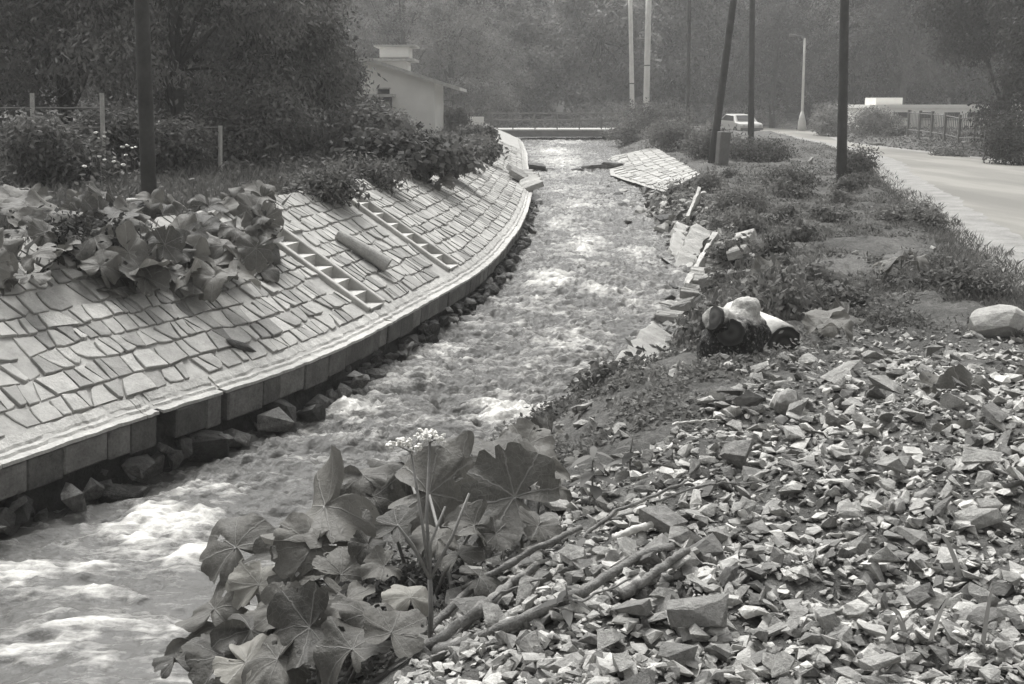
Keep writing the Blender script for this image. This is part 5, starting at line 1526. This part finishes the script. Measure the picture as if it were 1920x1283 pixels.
for (u, v, yv), wd in zip(thick, words):
    L_ = []
    for q_ in range(12 if yv < 13.5 else 7):
        du, dv = rng.normal(0, 46) * 11 / yv, rng.normal(-8, 26) * 11 / yv
        if yv < 15: du, dv = min(du, 492 - u), min(dv, 548 - v)
        L_.append(px_leaf(u + du, v + dv, yv + rng.normal(0, .25) - dv * .004, rng.uniform(45, 100) * 11.5 / yv, rng.uniform(.15, .7), rng.normal(.1, .3)))
    c = at_y(u, v + 40, yv + .15)
    butterbur((c[0], c[1], float(H(c[0], c[1]))), L_, 'butterbur ' + wd, 'butterbur thicket above the paved slope')
p_ = at_y(256, 398, 12.55)
hl = butterbur((p_[0] - .1, p_[1] + .1, float(H(p_[0], p_[1]))), [px_leaf(250, 395, 12.6, 60, .2, .5, None, True)], 'withered white leaf flopped against the concrete stub')

# ------------------------------------------------------------------ flowering hogweed stalk and weeds in front
root = hit(806, 1212)
hog = empty('hogweed', root, 'tall flowering stalk with white umbels standing among the big leaves', 'plant')
Y0 = root[1]
def hpt(u, v, dy=0): return at_y(u, v, Y0 + dy)
fork = hpt(806, 1085)
V, F = tube(np.array([root - [0, 0, .05], hpt(808, 1150), fork]) - root, [.011, .0105, .009], 8)
link('stem', mesh_np('stem', V, F, smooth=True), 'stalk', hog)
def umbel(c, r, n, parent):
    Vs = []
    for i in range(n):
        d = unit(rng.normal(size=3) * [1, 1, .45]); q_ = c + d * r * rng.uniform(.5, 1.0)
        V, F = rock_data(int(rng.integers(1e6)), 8, (1, 1, .7), 1); Vs.append((V * .018 * rng.uniform(.7, 1.3) + q_, F))
    V, F = merge(Vs); return link('umbel', mesh_np('umbel', V - root, F), 'flower', parent)
for (u, v, dy, fl) in ((771, 848, .1, ((738, 832), (760, 826), (776, 838), (790, 818))), (806, 830, .25, ((795, 815), (812, 818), (822, 822))), (745, 985, -.05, ()), (880, 925, .1, ()), (835, 950, .05, ())):
    e_ = hpt(u, v, dy); md = (fork + e_) / 2 + rng.normal(0, .012, 3)
    V, F = tube(np.array([fork, md, e_]) - root, [.008, .0065, .005], 6)
    st_ = link('side_stem', mesh_np('side_stem', V, F, smooth=True), 'stalk', hog)
    for (fu, fv) in fl:
        umbel(hpt(fu, fv, dy), .032, 16, st_)
        V, F = tube(np.array([e_, hpt(fu, fv, dy)]) - root, .003, 5); link('ray', mesh_np('ray', V, F), 'stalk', st_)
def weed(u, v, hpx, label, n=14, lf=.11, name='leafy_weed', lean=0):
    rt = hit(u, v); h = hpx / FPX * rt[1]
    e = empty(name, rt, label, 'plant')
    tip = np.array([lean * h, 0, h]); V, F = tube([np.array([0, 0, -.03]), tip * .5 + rng.normal(0, .01, 3), tip], [.006, .005, .003], 6)
    link('stem', mesh_np('stem', V, F, smooth=True), 'stalk', e)
    for i in range(n):
        t_ = .2 + .8 * i / n; a = i * 2.4; d = np.array([math.cos(a), math.sin(a), .25 - .3 * t_]); c = tip * t_
        k_ = np.linspace(0, 1, 7); L_ = lf * rng.uniform(.7, 1.2) * (1.1 - .5 * t_); wd = L_ * .16 * np.sin(np.pi * (k_ ** .8)) + .001
        cen = c + (d * L_)[None] * k_[:, None] + np.array([0, 0, -.35 * L_])[None] * (k_ ** 2)[:, None]
        sdv = np.array([-math.sin(a), math.cos(a), 0])
        V = np.concatenate([cen - sdv * wd[:, None] + [0, 0, .1 * L_ * .1], cen, cen + sdv * wd[:, None] + [0, 0, .1 * L_ * .1]]); j = np.arange(6)
        F = np.concatenate([np.stack([j, j + 1, 7 + j + 1, 7 + j], -1), np.stack([7 + j, 7 + j + 1, 14 + j + 1, 14 + j], -1)])
        link('leaf', mesh_np('leaf', V, F, tone=np.full(21, rng.random()), smooth=True), 'herb', e)
weed(1112, 945, 125, 'upright narrow leaved weed at the left foot of the heap', 16, .17)
weed(1185, 900, 90, 'second narrow leaved weed at the left of the heap', 13, .15)
weed(1060, 1165, 80, 'small leafy weed growing between the branches', 9, .13)
weed(1080, 1060, 70, 'leafy sprig over the branch ends', 9, .13, lean=.3)
weed(700, 1090, 70, 'small weed in the dark gap between the big leaves', 8, .12)
weed(1780, 440, 26, 'thin weed standing at the edge of the road', 9, .1)
weed(1260, 880, 50, 'short weed at the left top of the heap', 9, .1)
weed(960, 900, 70, 'weed among the leaves at the water edge', 9, .12)
# coarse grass blades in the bottom right corner
for (u, v, tu, tv, lab) in ((1740, 1215, 1800, 1110, 'broad grass blade leaning right in the bottom right corner'), (1700, 1200, 1650, 1150, 'grass blade leaning left over the low stones'), (1840, 1230, 1862, 1100, 'grass blade at the right edge'), (1660, 1215, 1690, 1165, 'short grass blade low on the right'), (1800, 1080, 1740, 1000, 'grass blade in front of the right hand leaves')):
    a_ = hit(u, v); b_ = at_y(tu, tv, a_[1] - .1); k_ = np.linspace(0, 1, 6); w_ = .013 * (1 - k_ ** 2) + .001
    cen = a_ + (b_ - a_) * k_[:, None] + np.array([0, 0, .06]) * np.sin(np.pi * k_)[:, None] - a_
    sd = np.array([.8, .5, 0])
    V = np.concatenate([cen - sd * w_[:, None], cen + [0, 0, -.004], cen + sd * w_[:, None]]); j = np.arange(5)
    F = np.concatenate([np.stack([j, j + 1, 6 + j + 1, 6 + j], -1), np.stack([6 + j, 6 + j + 1, 12 + j + 1, 12 + j], -1)])
    tag(link('grass_blade', mesh_np('grass_blade', V, F, tone=np.full(18, .7), smooth=True), 'grass', None, a_), lab, 'grass blade')
# white garden flowers
for (u, v, yv, n, lab) in ((236, 288, 15.6, 8, 'white flowers right beside the timber pole'), (188, 295, 15.4, 4, 'white flowers under the pale fence post'), (185, 245, 17.2, 4, 'white flowers half way up the fence post')):
    c = at_y(u, v, yv); rt = np.array([c[0], c[1], float(H(c[0], c[1]))])
    e = empty('garden_flower', rt, lab, 'plant')
    V, F = tube([np.zeros(3), c - rt], [.01, .006], 5); link('stem', mesh_np('stem', V, F), 'stalk', e)
    for i in range(n):
        V, F = rock_data(900 + i, 9, (1, 1, .6), 1); link('bloom', mesh_np('bloom', V * .07 * rng.uniform(.6, 1.2), F), 'flower', e, c - rt + rng.normal(0, .10, 3))

# ------------------------------------------------------------------ summer haze in the valley
hz = link('haze', mesh_np('haze', box(-260, 260, -40, 300, -6, 60)[0], BOXF), None)
hm = bpy.data.materials.new('haze_air'); hm.use_nodes = True
ht = hm.node_tree
for n_ in list(ht.nodes): ht.nodes.remove(n_)
pv = ht.nodes.new('ShaderNodeVolumePrincipled'); pv.inputs['Color'].default_value = (.95, .95, .94, 1); pv.inputs['Density'].default_value = .0012
pv.inputs['Anisotropy'].default_value = .3
ho_ = ht.nodes.new('ShaderNodeOutputMaterial'); ht.links.new(pv.outputs[0], ho_.inputs['Volume'])
hz.data.materials.append(hm); tag(hz, 'thin pale haze hanging in the valley', kind='stuff')
